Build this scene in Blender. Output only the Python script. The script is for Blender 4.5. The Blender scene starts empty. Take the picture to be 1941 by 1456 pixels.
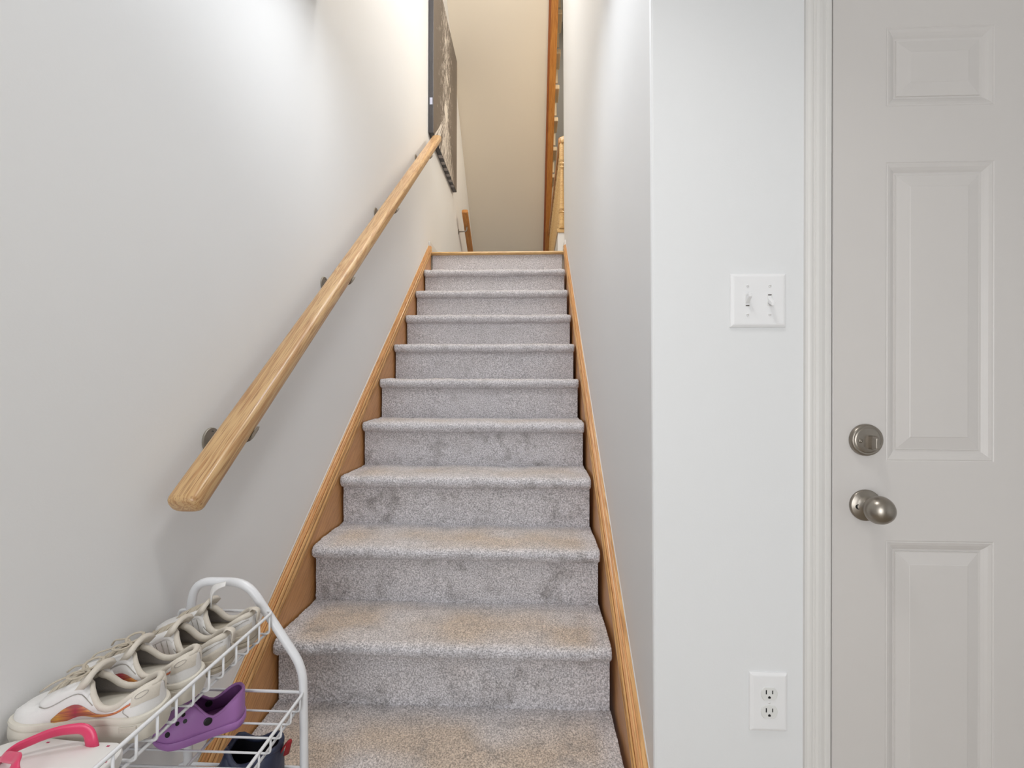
import bpy, bmesh, math, random
import numpy as np
from mathutils import Vector, Matrix

random.seed(7)
rng = np.random.default_rng(7)
scene = bpy.context.scene
COL = scene.collection
PI = math.pi

# ------------------------------------------------------------------ camera
EYE = 1.116
cam_d = bpy.data.cameras.new('camera')
cam_d.sensor_width = 36.0
cam_d.lens = 36.0 * 900.0 / 1941.0
cam_d.clip_start = 0.02
cam = bpy.data.objects.new('camera', cam_d)
COL.objects.link(cam)
cam.matrix_world = (Matrix.Translation((0, 0, EYE)) @ Matrix.Rotation(0.0409, 4, 'Z')
                    @ Matrix.Rotation(PI / 2, 4, 'X') @ Matrix.Rotation(0.0018, 4, 'Z'))
scene.camera = cam

# ------------------------------------------------------------------ light
scene.view_settings.view_transform = 'Standard'
scene.view_settings.look = 'None'
scene.view_settings.gamma = 1.0
scene.view_settings.use_curve_mapping = False
scene.view_settings.exposure = 0.0

world = bpy.data.worlds.new('world')
scene.world = world
world.use_nodes = True
world.node_tree.nodes['Background'].inputs[0].default_value = (0.9, 0.95, 1.0, 1)
world.node_tree.nodes['Background'].inputs[1].default_value = 0.3


def area_light(name, loc, target, sx, sy, power, col, spread=PI):
    d = bpy.data.lights.new(name, 'AREA')
    d.shape = 'RECTANGLE'
    d.size, d.size_y = sx, sy
    d.energy = power
    d.color = col
    d.spread = spread
    o = bpy.data.objects.new(name, d)
    COL.objects.link(o)
    o.location = loc
    o.rotation_euler = (Vector(target) - Vector(loc)).to_track_quat('-Z', 'Y').to_euler()
    return o


# unseen fill panel added behind the camera, a ceiling lamp in the
# foyer and a warm lamp over the landing hall; the other fills are added too
area_light('foyer_fill', (-0.12, -2.35, 1.05), (-0.05, 1.0, 0.85), 1.2, 2.0, 43, (0.93, 0.955, 0.98))  # added fill inside the back wall; no glazing is built there
area_light('foyer_ceiling_lamp', (0.02, 0.50, 2.47), (0.02, 0.50, 0), 0.20, 0.20, 3.2, (1.0, 0.99, 0.97), 1.80)
area_light('stair_foot_fill', (-0.25, 1.30, 2.47), (-0.25, 1.30, 0), 0.36, 0.36, 6.0, (0.92, 0.96, 1.0))  # fill added to brighten the lower stair walls and risers
area_light('hall_pendant', (0.95, 4.25, 4.42), (0.95, 4.25, 0), 0.45, 0.45, 36, (1.0, 0.89, 0.72))
area_light('hall_far_fill', (1.15, 6.50, 7.10), (1.15, 6.50, 0), 0.6, 0.6, 26, (1.0, 0.94, 0.84))  # fill added to brighten the grey wall at the far end
area_light('stairwell_front_fill', (-0.25, 1.75, 4.1), (-0.25, 3.9, 2.0), 0.9, 1.7, 48, (0.98, 0.97, 0.95))  # added fill for risers and soffit; the header has no window
area_light('stairwell_top_fill', (-0.25, 2.7, 5.4), (-0.25, 2.7, 0), 0.85, 1.8, 24, (1.0, 0.92, 0.79))  # overhead fill added to lighten the stairwell, no fixture


# ------------------------------------------------------------------ materials
def lin(c):
    return tuple(((x / 255.0) / 12.92 if x / 255.0 <= 0.04045 else ((x / 255.0 + 0.055) / 1.055) ** 2.4) for x in c) + (1.0,)


def new_mat(name):
    m = bpy.data.materials.new(name)
    m.use_nodes = True
    nt = m.node_tree
    return m, nt, nt.nodes['Principled BSDF']


def node(nt, kind, **kw):
    n = nt.nodes.new(kind)
    for k, v in kw.items():
        setattr(n, k, v)
    return n


def mat(name, c, rough=0.5, metal=0.0, vary=0.06, vscale=6.0, bump=0.0, bscale=120.0, spec=0.5, coat=0.0, aniso=None):
    """procedural paint: soft noise variation of the colour, optional fine bump"""
    m, nt, b = new_mat(name)
    tc = node(nt, 'ShaderNodeTexCoord')
    nz = node(nt, 'ShaderNodeTexNoise')
    nz.inputs['Scale'].default_value = vscale
    nz.inputs['Detail'].default_value = 4
    nt.links.new(tc.outputs['Object'], nz.inputs['Vector'])
    mx = node(nt, 'ShaderNodeMix', data_type='RGBA')
    a = lin(c)
    mx.inputs[6].default_value = tuple(min(1, x * (1 - vary)) for x in a[:3]) + (1,)
    mx.inputs[7].default_value = tuple(min(1, x * (1 + vary)) for x in a[:3]) + (1,)
    nt.links.new(nz.outputs['Fac'], mx.inputs[0])
    nt.links.new(mx.outputs[2], b.inputs['Base Color'])
    b.inputs['Roughness'].default_value = rough
    b.inputs['Metallic'].default_value = metal
    b.inputs['Specular IOR Level'].default_value = spec
    b.inputs['Coat Weight'].default_value = coat
    if bump:
        n2 = node(nt, 'ShaderNodeTexNoise')
        n2.inputs['Scale'].default_value = bscale
        n2.inputs['Detail'].default_value = 3
        nt.links.new(tc.outputs['Object'], n2.inputs['Vector'])
        bp = node(nt, 'ShaderNodeBump')
        bp.inputs['Strength'].default_value = bump
        bp.inputs['Distance'].default_value = 0.002
        nt.links.new(n2.outputs['Fac'], bp.inputs['Height'])
        nt.links.new(bp.outputs['Normal'], b.inputs['Normal'])
    return m


def oak(name, light, dark, pore, rough=0.3, coat=0.25, rings=9.0, across=26):
    """grain runs along the local X axis of the mesh"""
    m, nt, b = new_mat(name)
    tc = node(nt, 'ShaderNodeTexCoord')
    mp = node(nt, 'ShaderNodeMapping')
    mp.inputs['Scale'].default_value = (1.5, across, across)
    nt.links.new(tc.outputs['Object'], mp.inputs['Vector'])
    n1 = node(nt, 'ShaderNodeTexNoise')
    n1.inputs['Scale'].default_value = 1.0
    n1.inputs['Detail'].default_value = 3
    n1.inputs['Distortion'].default_value = 0.6
    nt.links.new(mp.outputs[0], n1.inputs['Vector'])
    # growth rings: fractional bands of the stretched noise
    ml = node(nt, 'ShaderNodeMath', operation='MULTIPLY')
    ml.inputs[1].default_value = rings
    nt.links.new(n1.outputs['Fac'], ml.inputs[0])
    fr = node(nt, 'ShaderNodeMath', operation='PINGPONG')
    fr.inputs[1].default_value = 0.5
    nt.links.new(ml.outputs[0], fr.inputs[0])
    cr = node(nt, 'ShaderNodeValToRGB')
    cr.color_ramp.elements[0].color = lin(dark)
    cr.color_ramp.elements[1].color = lin(light)
    cr.color_ramp.elements[0].position = 0.0
    cr.color_ramp.elements[1].position = 0.34
    nt.links.new(fr.outputs[0], cr.inputs[0])
    mp2 = node(nt, 'ShaderNodeMapping')
    mp2.inputs['Scale'].default_value = (14, 420, 420)
    nt.links.new(tc.outputs['Object'], mp2.inputs['Vector'])
    n2 = node(nt, 'ShaderNodeTexNoise')
    n2.inputs['Scale'].default_value = 1.0
    n2.inputs['Detail'].default_value = 2
    nt.links.new(mp2.outputs[0], n2.inputs['Vector'])
    r2 = node(nt, 'ShaderNodeMapRange')
    r2.inputs[1].default_value = 0.53
    r2.inputs[2].default_value = 0.70
    r2.inputs[4].default_value = 0.75
    nt.links.new(n2.outputs['Fac'], r2.inputs[0])
    mx = node(nt, 'ShaderNodeMix', data_type='RGBA')
    nt.links.new(r2.outputs[0], mx.inputs[0])
    nt.links.new(cr.outputs[0], mx.inputs[6])
    mx.inputs[7].default_value = lin(pore)
    nt.links.new(mx.outputs[2], b.inputs['Base Color'])
    b.inputs['Roughness'].default_value = rough
    b.inputs['Coat Weight'].default_value = coat
    b.inputs['Coat Roughness'].default_value = 0.18
    bp = node(nt, 'ShaderNodeBump')
    bp.inputs['Strength'].default_value = 0.12
    bp.inputs['Distance'].default_value = 0.001
    bp.invert = True
    nt.links.new(n2.outputs['Fac'], bp.inputs['Height'])
    nt.links.new(bp.outputs['Normal'], b.inputs['Normal'])
    return m


def carpet_mat(name):
    m, nt, b = new_mat(name)
    tc = node(nt, 'ShaderNodeTexCoord')
    at = node(nt, 'ShaderNodeAttribute')
    at.attribute_name = 'wear'
    sp = node(nt, 'ShaderNodeSeparateColor')
    nt.links.new(at.outputs['Color'], sp.inputs[0])
    # clean grey pile -> beige trodden pile
    m1 = node(nt, 'ShaderNodeMix', data_type='RGBA')
    m1.inputs[6].default_value = lin((210, 207, 211))
    m1.inputs[7].default_value = lin((200, 182, 166))
    nt.links.new(sp.outputs[0], m1.inputs[0])
    # smudges where shoes scuffed the pile
    nz = node(nt, 'ShaderNodeTexNoise')
    nz.inputs['Scale'].default_value = 16
    nz.inputs['Detail'].default_value = 5
    nz.inputs['Roughness'].default_value = 0.62
    nt.links.new(tc.outputs['Object'], nz.inputs['Vector'])
    r = node(nt, 'ShaderNodeMapRange')
    r.inputs[1].default_value = 0.5
    r.inputs[2].default_value = 0.72
    nt.links.new(nz.outputs['Fac'], r.inputs[0])
    mm = node(nt, 'ShaderNodeMath', operation='MULTIPLY')
    nt.links.new(r.outputs[0], mm.inputs[0])
    nt.links.new(sp.outputs[1], mm.inputs[1])
    m2 = node(nt, 'ShaderNodeMix', data_type='RGBA')
    nt.links.new(mm.outputs[0], m2.inputs[0])
    nt.links.new(m1.outputs[2], m2.inputs[6])
    m2.inputs[7].default_value = lin((132, 127, 124))
    # pile flecks
    v = node(nt, 'ShaderNodeTexNoise')
    v.inputs['Scale'].default_value = 250
    v.inputs['Detail'].default_value = 2
    nt.links.new(tc.outputs['Object'], v.inputs['Vector'])
    r2 = node(nt, 'ShaderNodeMapRange')
    r2.inputs[1].default_value = 0.36
    r2.inputs[2].default_value = 0.64
    r2.inputs[3].default_value = 0.54
    r2.inputs[4].default_value = 1.24
    nt.links.new(v.outputs['Fac'], r2.inputs[0])
    m3 = node(nt, 'ShaderNodeMix', data_type='RGBA', blend_type='MULTIPLY')
    m3.inputs[0].default_value = 1.0
    nt.links.new(m2.outputs[2], m3.inputs[6])
    nt.links.new(r2.outputs[0], m3.inputs[7])
    nt.links.new(m3.outputs[2], b.inputs['Base Color'])
    b.inputs['Roughness'].default_value = 0.95
    b.inputs['Specular IOR Level'].default_value = 0.1
    b.inputs['Sheen Weight'].default_value = 0.25
    b.inputs['Sheen Roughness'].default_value = 0.6
    bp = node(nt, 'ShaderNodeBump')
    bp.inputs['Strength'].default_value = 0.7
    bp.inputs['Distance'].default_value = 0.003
    nt.links.new(v.outputs['Fac'], bp.inputs['Height'])
    nt.links.new(bp.outputs['Normal'], b.inputs['Normal'])
    return m


M = {}
M['wall'] = mat('wall_paint', (231, 231, 231), rough=0.55, vary=0.02, vscale=1.6, bump=0.06, bscale=260)
M['wall_white'] = mat('white_wall_paint', (228, 229, 230), rough=0.5, vary=0.02, vscale=1.6, bump=0.06, bscale=260)
M['wall_up'] = mat('cream_wall_paint', (222, 212, 196), rough=0.6, vary=0.02, vscale=1.6, bump=0.05, bscale=260)
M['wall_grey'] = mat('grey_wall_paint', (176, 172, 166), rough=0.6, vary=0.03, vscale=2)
M['trim'] = mat('white_trim_paint', (222, 220, 217), rough=0.35, vary=0.02)
M['door'] = mat('door_paint', (210, 206, 203), rough=0.38, vary=0.02, vscale=3)
M['plate'] = mat('white_plastic', (236, 236, 237), rough=0.28, vary=0.01)
M['socket'] = mat('white_socket_plastic', (226, 226, 224), rough=0.3, vary=0.01)
M['dark'] = mat('dark_recess', (18, 17, 16), rough=0.8)
M['gap_shade'] = mat('grey_brown_gap', (74, 66, 58), rough=0.9)  # dark colour put in for the shade inside narrow gaps
M['nickel'] = mat('brushed_nickel', (156, 149, 140), rough=0.31, metal=1.0, vary=0.05, vscale=40)
M['bracket'] = mat('bracket_metal', (150, 144, 134), rough=0.5, metal=0.7, vary=0.1, vscale=30)
M['oak_rail'] = oak('oak_handrail', (200, 164, 117), (176, 132, 87), (132, 92, 58), rough=0.34, coat=0.22, rings=7.0, across=36)
M['oak_face'] = oak('oak_stringer', (208, 152, 98), (194, 138, 86), (164, 110, 64), rough=0.38, coat=0.15)
M['oak_mould'] = oak('oak_moulding', (210, 162, 104), (182, 130, 74), (126, 84, 44), rough=0.35, coat=0.2)
M['oak_pale'] = oak('oak_pale', (214, 178, 120), (190, 148, 92), (140, 96, 54), rough=0.35)
M['oak_brown'] = oak('oak_brown', (186, 126, 58), (170, 108, 44), (136, 82, 32), rough=0.4)
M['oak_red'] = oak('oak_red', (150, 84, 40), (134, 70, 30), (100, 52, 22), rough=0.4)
M['carpet'] = carpet_mat('carpet_pile')
M['carpet_end'] = mat('carpet_cream', (206, 192, 166), rough=0.95, vary=0.15, vscale=200, bump=0.6, bscale=300)
M['floor'] = mat('floor_tile', (168, 156, 140), rough=0.4, vary=0.1, vscale=4)
M['wire'] = mat('white_wire_coating', (232, 233, 236), rough=0.3, vary=0.02)
M['ceil'] = mat('ceiling_paint', (232, 230, 226), rough=0.8, vary=0.01)
M['canvas_edge'] = mat('canvas_dark_edge', (44, 42, 46), rough=0.32, vary=0.3, vscale=14)
M['lace'] = mat('beige_lace', (186, 176, 160), rough=0.9, vary=0.15, vscale=60, bump=0.4, bscale=500)
M['sneaker_white'] = mat('white_leather', (226, 224, 222), rough=0.5, vary=0.05, vscale=30, bump=0.15, bscale=300)
M['sneaker_beige'] = mat('beige_suede', (210, 202, 190), rough=0.8, vary=0.08, vscale=40, bump=0.2, bscale=400)
M['sneaker_lining'] = mat('grey_lining', (172, 166, 164), rough=0.95, vary=0.12, vscale=40, bump=0.2, bscale=500)
M['sneaker_sole'] = mat('ivory_rubber', (218, 212, 200), rough=0.55, vary=0.06, vscale=30)
M['sole_grey'] = mat('grey_rubber', (190, 180, 164), rough=0.65, vary=0.08, vscale=30)
M['seam'] = mat('grey_stitching', (168, 162, 154), rough=0.8, vary=0.1)
M['purple'] = mat('purple_foam', (166, 114, 178), rough=0.55, vary=0.06, vscale=20)
M['purple_dark'] = mat('purple_foam_inside', (122, 70, 130), rough=0.7, vary=0.1, vscale=20)
M['rivet'] = mat('black_rivet', (16, 13, 18), rough=0.5)
M['pink_white'] = mat('pale_pink_stud', (222, 200, 214), rough=0.4)
M['navy'] = mat('navy_nylon', (44, 50, 74), rough=0.5, vary=0.45, vscale=40, bump=0.4, bscale=90)
M['navy_in'] = mat('black_lining', (22, 23, 32), rough=0.9, vary=0.2, vscale=40)
M['red'] = mat('red_webbing', (150, 26, 34), rough=0.7, vary=0.1)
M['pink'] = mat('pink_rubber', (222, 66, 108), rough=0.28, vary=0.06, vscale=30)
M['flop'] = mat('white_foam_sole', (226, 224, 221), rough=0.6, vary=0.03, vscale=20)
M['flop_mark'] = mat('magenta_print', (176, 52, 92), rough=0.7)
M['label'] = mat('pale_sticker', (176, 180, 200), rough=0.5)


def stripe_mat():
    """form stripe printed in a fade from dark olive and gold through magenta to orange lines"""
    m, nt, b = new_mat('flame_stripe_print')
    tc = node(nt, 'ShaderNodeTexCoord')
    sx = node(nt, 'ShaderNodeSeparateXYZ')
    nt.links.new(tc.outputs['Object'], sx.inputs[0])
    mr = node(nt, 'ShaderNodeMapRange')
    mr.inputs[1].default_value = 0.02
    mr.inputs[2].default_value = 0.14
    nt.links.new(sx.outputs[0], mr.inputs[0])
    cr = node(nt, 'ShaderNodeValToRGB')
    e = cr.color_ramp.elements
    e[0].color = lin((196, 96, 74))
    e[1].color = lin((96, 70, 36))
    for p, c in ((0.2, (214, 140, 84)), (0.5, (216, 152, 74)), (0.66, (176, 50, 80)), (0.84, (206, 150, 62))):
        k = e.new(p)
        k.color = lin(c)
    nt.links.new(mr.outputs[0], cr.inputs[0])
    w = node(nt, 'ShaderNodeTexNoise')
    mp = node(nt, 'ShaderNodeMapping')
    mp.inputs['Scale'].default_value = (10, 60, 380)
    mp.inputs['Rotation'].default_value = (0, -0.3, 0)
    nt.links.new(tc.outputs['Object'], mp.inputs[0])
    nt.links.new(mp.outputs[0], w.inputs['Vector'])
    w.inputs['Scale'].default_value = 1
    r2 = node(nt, 'ShaderNodeMapRange')
    r2.inputs[1].default_value = 0.5
    r2.inputs[2].default_value = 0.6
    r2.inputs[4].default_value = 0.75
    nt.links.new(w.outputs['Fac'], r2.inputs[0])
    mx = node(nt, 'ShaderNodeMix', data_type='RGBA')
    nt.links.new(r2.outputs[0], mx.inputs[0])
    nt.links.new(cr.outputs[0], mx.inputs[6])
    mx.inputs[7].default_value = lin((150, 70, 70))
    nt.links.new(mx.outputs[2], b.inputs['Base Color'])
    b.inputs['Roughness'].default_value = 0.4
    return m


def canvas_mat():
    """abstract print: taupe ground, white spatter streaks meeting in a burst that fans downwards.
    object space: y runs along the wall (0..1.12), z up from the bottom edge (0..1.2)"""
    m, nt, b = new_mat('canvas_print')
    tc = node(nt, 'ShaderNodeTexCoord')
    sx = node(nt, 'ShaderNodeSeparateXYZ')
    nt.links.new(tc.outputs['Object'], sx.inputs[0])

    def math_(op, a, bb=None, c=None):
        n = node(nt, 'ShaderNodeMath', operation=op)
        for i, x in enumerate((a, bb, c)):
            if x is None:
                continue
            if isinstance(x, (int, float)):
                n.inputs[i].default_value = x
            else:
                nt.links.new(x, n.inputs[i])
        return n.outputs[0]
    Y, Z = sx.outputs[1], sx.outputs[2]
    dy = math_('SUBTRACT', Y, 0.52)
    dz = math_('SUBTRACT', Z, 0.44)
    ang = math_('ARCTAN2', dy, math_('MULTIPLY', dz, -1.0))
    below = math_('LESS_THAN', Z, 0.44)
    # downward fan
    cv = node(nt, 'ShaderNodeCombineXYZ')
    nt.links.new(math_('MULTIPLY', ang, 9.0), cv.inputs[0])
    nt.links.new(math_('MULTIPLY', Z, 1.5), cv.inputs[1])
    n1 = node(nt, 'ShaderNodeTexNoise')
    n1.inputs['Scale'].default_value = 2.2
    n1.inputs['Detail'].default_value = 3
    nt.links.new(cv.outputs[0], n1.inputs['Vector'])
    fan = math_('MULTIPLY', math_('GREATER_THAN', n1.outputs['Fac'], 0.52), below)
    fan = math_('MULTIPLY', fan, math_('LESS_THAN', math_('ABSOLUTE', ang), 0.85))
    # spatter above, stretched vertically, denser towards the middle line
    cv2 = node(nt, 'ShaderNodeCombineXYZ')
    nt.links.new(math_('MULTIPLY', Y, 36.0), cv2.inputs[0])
    nt.links.new(math_('MULTIPLY', Z, 7.0), cv2.inputs[1])
    n2 = node(nt, 'ShaderNodeTexNoise')
    n2.inputs['Scale'].default_value = 1.6
    n2.inputs['Detail'].default_value = 5
    n2.inputs['Roughness'].default_value = 0.7
    nt.links.new(cv2.outputs[0], n2.inputs['Vector'])
    dist = math_('ABSOLUTE', dy)
    thr = math_('MULTIPLY_ADD', dist, 0.42, 0.50)
    spat = math_('GREATER_THAN', n2.outputs['Fac'], thr)
    # burst knot
    rad = math_('SQRT', math_('ADD', math_('MULTIPLY', dy, dy), math_('MULTIPLY', dz, dz)))
    knot = math_('LESS_THAN', math_('MULTIPLY_ADD', n2.outputs['Fac'], 0.16, rad), 0.15)
    fac = math_('MAXIMUM', math_('MAXIMUM', fan, spat), knot)
    fac = math_('MULTIPLY', fac, 0.9)
    n3 = node(nt, 'ShaderNodeTexNoise')
    n3.inputs['Scale'].default_value = 3
    nt.links.new(tc.outputs['Object'], n3.inputs['Vector'])
    g = node(nt, 'ShaderNodeMix', data_type='RGBA')
    nt.links.new(n3.outputs['Fac'], g.inputs[0])
    g.inputs[6].default_value = lin((74, 64, 54))
    g.inputs[7].default_value = lin((118, 106, 98))
    mx = node(nt, 'ShaderNodeMix', data_type='RGBA')
    nt.links.new(fac, mx.inputs[0])
    nt.links.new(g.outputs[2], mx.inputs[6])
    mx.inputs[7].default_value = lin((232, 224, 214))
    nt.links.new(mx.outputs[2], b.inputs['Base Color'])
    b.inputs['Roughness'].default_value = 0.42
    return m


M['stripe'] = stripe_mat()
M['canvas'] = canvas_mat()


# ------------------------------------------------------------------ mesh helpers
def obj(name, verts, faces, m, parent=None, smooth=False, mats=None):
    me = bpy.data.meshes.new(name)
    me.from_pydata([tuple(v) for v in verts], [], [tuple(f) for f in faces])
    for x in (mats or [m]):
        me.materials.append(M[x] if isinstance(x, str) else x)
    if smooth:
        me.polygons.foreach_set('use_smooth', [True] * len(me.polygons))
    me.update()
    o = bpy.data.objects.new(name, me)
    COL.objects.link(o)
    if parent is not None:
        o.parent = parent
    return o


def fix_normals(o, merge=1e-5):
    bm = bmesh.new()
    bm.from_mesh(o.data)
    if merge:
        bmesh.ops.remove_doubles(bm, verts=bm.verts, dist=merge)
    bmesh.ops.recalc_face_normals(bm, faces=bm.faces)
    bm.to_mesh(o.data)
    bm.free()
    return o


def thing(name, label, cat, loc=(0, 0, 0), rotz=0.0, group=None):
    o = bpy.data.objects.new(name, None)
    COL.objects.link(o)
    o.empty_display_size = 0.05
    o.location = loc
    o.rotation_euler = (0, 0, rotz)
    tag(o, label, cat, group)
    return o


def tag(o, label, cat, group=None):
    o['label'] = label
    o['category'] = cat
    if group:
        o['group'] = group
    return o


def struct(o):
    o['kind'] = 'structure'
    return o


def box_vf(a, b):
    (x0, y0, z0), (x1, y1, z1) = a, b
    v = [(x0, y0, z0), (x1, y0, z0), (x1, y1, z0), (x0, y1, z0), (x0, y0, z1), (x1, y0, z1), (x1, y1, z1), (x0, y1, z1)]
    f = [(0, 3, 2, 1), (4, 5, 6, 7), (0, 1, 5, 4), (1, 2, 6, 5), (2, 3, 7, 6), (3, 0, 4, 7)]
    return v, f


def box(name, a, b, m, parent=None, bevel=0.0, seg=2):
    v, f = box_vf(a, b)
    o = obj(name, v, f, m, parent)
    if bevel:
        md = o.modifiers.new('bevel', 'BEVEL')
        md.width = bevel
        md.segments = seg
    return o


def join_vf(parts):
    V, F = [], []
    for v, f in parts:
        k = len(V)
        V += list(v)
        F += [tuple(i + k for i in q) for q in f]
    return V, F


def tube_vf(pts, r, n=8, closed=False, flat=1.0, caps=True, up=None):
    """sweep a circle (or flattened circle) along a polyline"""
    P = [Vector(p) for p in pts]
    k = len(P)
    rr = r if isinstance(r, (list, tuple)) else [r] * k
    T = []
    for i in range(k):
        a = P[(i - 1) % k] if (closed or i > 0) else P[i]
        b = P[(i + 1) % k] if (closed or i < k - 1) else P[i]
        T.append((b - a).normalized())
    if up is not None:
        N = Vector(up)
    else:
        N = Vector((0, 0, 1)) if abs(T[0].z) < 0.9 else Vector((0, 1, 0))
    V, F = [], []
    for i in range(k):
        N = (N - T[i] * N.dot(T[i]))
        if N.length < 1e-6:
            N = T[i].orthogonal()
        N.normalize()
        B = T[i].cross(N)
        for j in range(n):
            a = 2 * PI * j / n
            V.append(P[i] + (N * math.cos(a) * flat + B * math.sin(a)) * rr[i])
    m = k if closed else k - 1
    for i in range(m):
        for j in range(n):
            a, b = i * n + j, i * n + (j + 1) % n
            c, d = ((i + 1) % k) * n + (j + 1) % n, ((i + 1) % k) * n + j
            F.append((a, b, c, d))
    if not closed and caps:
        F.append(tuple(range(n - 1, -1, -1)))
        F.append(tuple((k - 1) * n + j for j in range(n)))
    return V, F


def tube(name, pts, r, m, parent=None, n=8, closed=False, flat=1.0, up=None):
    v, f = tube_vf(pts, r, n, closed, flat, True, up)
    return obj(name, v, f, m, parent, smooth=True)


def bend(pts, rad, seg=5):
    """round the corners of a polyline"""
    P = [Vector(p) for p in pts]
    out = [P[0]]
    for i in range(1, len(P) - 1):
        a, b, c = P[i - 1], P[i], P[i + 1]
        d1, d2 = (a - b), (c - b)
        r = min(rad, d1.length * 0.48, d2.length * 0.48)
        p1, p2 = b + d1.normalized() * r, b + d2.normalized() * r
        for s in range(seg + 1):
            t = s / seg
            out.append(p1 * (1 - t) ** 2 + b * 2 * t * (1 - t) + p2 * t * t)
    out.append(P[-1])
    return out


def lathe_vf(prof, n=32, axis='Y'):
    """prof: (radius, height along axis)"""
    V, F = [], []
    for r, h in prof:
        for j in range(n):
            a = 2 * PI * j / n
            c, s = r * math.cos(a), r * math.sin(a)
            V.append((c, h, s) if axis == 'Y' else (h, c, s) if axis == 'X' else (c, s, h))
    for i in range(len(prof) - 1):
        for j in range(n):
            F.append((i * n + j, i * n + (j + 1) % n, (i + 1) * n + (j + 1) % n, (i + 1) * n + j))
    F.append(tuple(range(n)))
    F.append(tuple((len(prof) - 1) * n + j for j in range(n)))
    return V, F


def lathe(name, prof, m, parent=None, n=32, axis='Y', loc=(0, 0, 0), sharp=False):
    v, f = lathe_vf(prof, n, axis)
    v = [(a + loc[0], b + loc[1], c + loc[2]) for a, b, c in v]
    o = obj(name, v, f, m, parent, smooth=True)
    fix_normals(o, 1e-6)
    if sharp:
        o.data.set_sharp_from_angle(angle=math.radians(32))
    return o


def extrude_vf(profile, length):
    """closed profile in local (Y, Z) extruded along local X"""
    n = len(profile)
    V = [(0, y, z) for y, z in profile] + [(length, y, z) for y, z in profile]
    F = [(i, (i + 1) % n, n + (i + 1) % n, n + i) for i in range(n)]
    F += [tuple(range(n - 1, -1, -1)), tuple(range(n, 2 * n))]
    return V, F


# ------------------------------------------------------------------ sizes
XL, XR = -0.764, 0.2585          # stair walls
CL, CR = -0.737, 0.2256          # carpet edges
RISE, RUN = 0.19, 0.2374
Y0 = 1.118                       # riser under tread 0 stands here; tread k's riser at Y0 + k*RUN
Z0 = 0.19                        # top of tread 0
YW = 1.03                        # face of the door wall
LAND_Y, LAND_Z = Y0 + 10 * RUN, Z0 + 10 * RISE
LEAN = -0.007

# ------------------------------------------------------------------ setting
struct(box('floor', (XL - 0.1, -2.5, -0.05), (2.2, Y0 + 0.02, 0.0), 'floor'))
struct(box('wall_left', (XL - 0.12, -2.5, 0), (XL, 8.0, 7.2), 'wall'))


def right_wall():
    plan = [(XR, 3.67), (XR, YW + 0.006), (XR + 0.002, YW + 0.002), (XR + 0.006, YW), (0.577, YW), (0.577, YW + 0.115), (XR + 0.115, YW + 0.115), (XR + 0.115, 3.67)]
    V = []
    for z in (0.0, 7.2):
        for i, (x, y) in enumerate(plan):
            V.append((x + (LEAN * (z - EYE) if i not in (4, 5) else 0), y, z))
    n = len(plan)
    F = [(i, (i + 1) % n, n + (i + 1) % n, n + i) for i in range(n)] + [tuple(range(n - 1, -1, -1)), tuple(range(n, 2 * n))]
    return struct(fix_normals(obj('wall_right', V, F, 'wall_white')))


right_wall()
DX0, DX1 = 0.634, 1.400        # door edges
v1 = box_vf((0.577, YW, 2.062), (1.455, YW + 0.115, 2.6))
v2 = box_vf((1.455, YW, 0.0), (2.2, YW + 0.115, 2.6))
struct(obj('wall_front', *join_vf([v1, v2]), 'wall_white'))
struct(box('wall_side', (2.1, -2.5, 0), (2.2, YW, 2.6), 'wall_white'))
struct(box('wall_back', (XL - 0.1, -2.6, 0), (2.2, -2.5, 2.6), 'wall_white'))
struct(box('ceiling', (XL - 0.1, -2.6, 2.5), (2.2, YW + 0.115, 2.6), 'ceil'))
struct(box('ceiling_stair_foot', (XL, YW + 0.115, 2.5), (XR + 0.115, 1.56, 2.6), 'ceil'))
struct(box('wall_header', (XL, 1.56, 2.5), (XR + 0.1, 1.66, 7.2), 'wall_up'))
struct(box('ceiling_stairwell', (XL - 0.1, YW, 7.2), (2.2, 8.1, 7.3), 'ceil'))
struct(box('floor_landing', (XL, LAND_Y + 0.012, LAND_Z - 0.2), (XR + 0.1, 4.05, LAND_Z - 0.002), 'floor'))
struct(box('floor_hall', (XR + 0.1, 3.67, LAND_Z - 0.2), (2.2, 8.0, LAND_Z - 0.002), 'floor'))
struct(box('wall_hall', (2.2, 3.6, LAND_Z - 0.2), (2.3, 8.1, 7.2), 'wall_grey'))
struct(box('wall_far', (XL, 8.0, 0), (2.2, 8.1, 7.2), 'wall_grey'))
struct(box('wall_hall_near', (XR + 0.1, 3.56, LAND_Z - 0.2), (2.2, 3.66, 7.2), 'wall_up'))
# landing baseboards meeting the tops of the stringers
struct(box('baseboard_left', (XL, LAND_Y + 0.0, LAND_Z), (XL + 0.012, 4.05, LAND_Z + 0.085), 'trim', bevel=0.003))
struct(box('baseboard_right', (XR - 0.013 - 0.007, LAND_Y + 0.0, LAND_Z), (XR - 0.0065, 3.675, LAND_Z + 0.085), 'trim', bevel=0.003))


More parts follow.
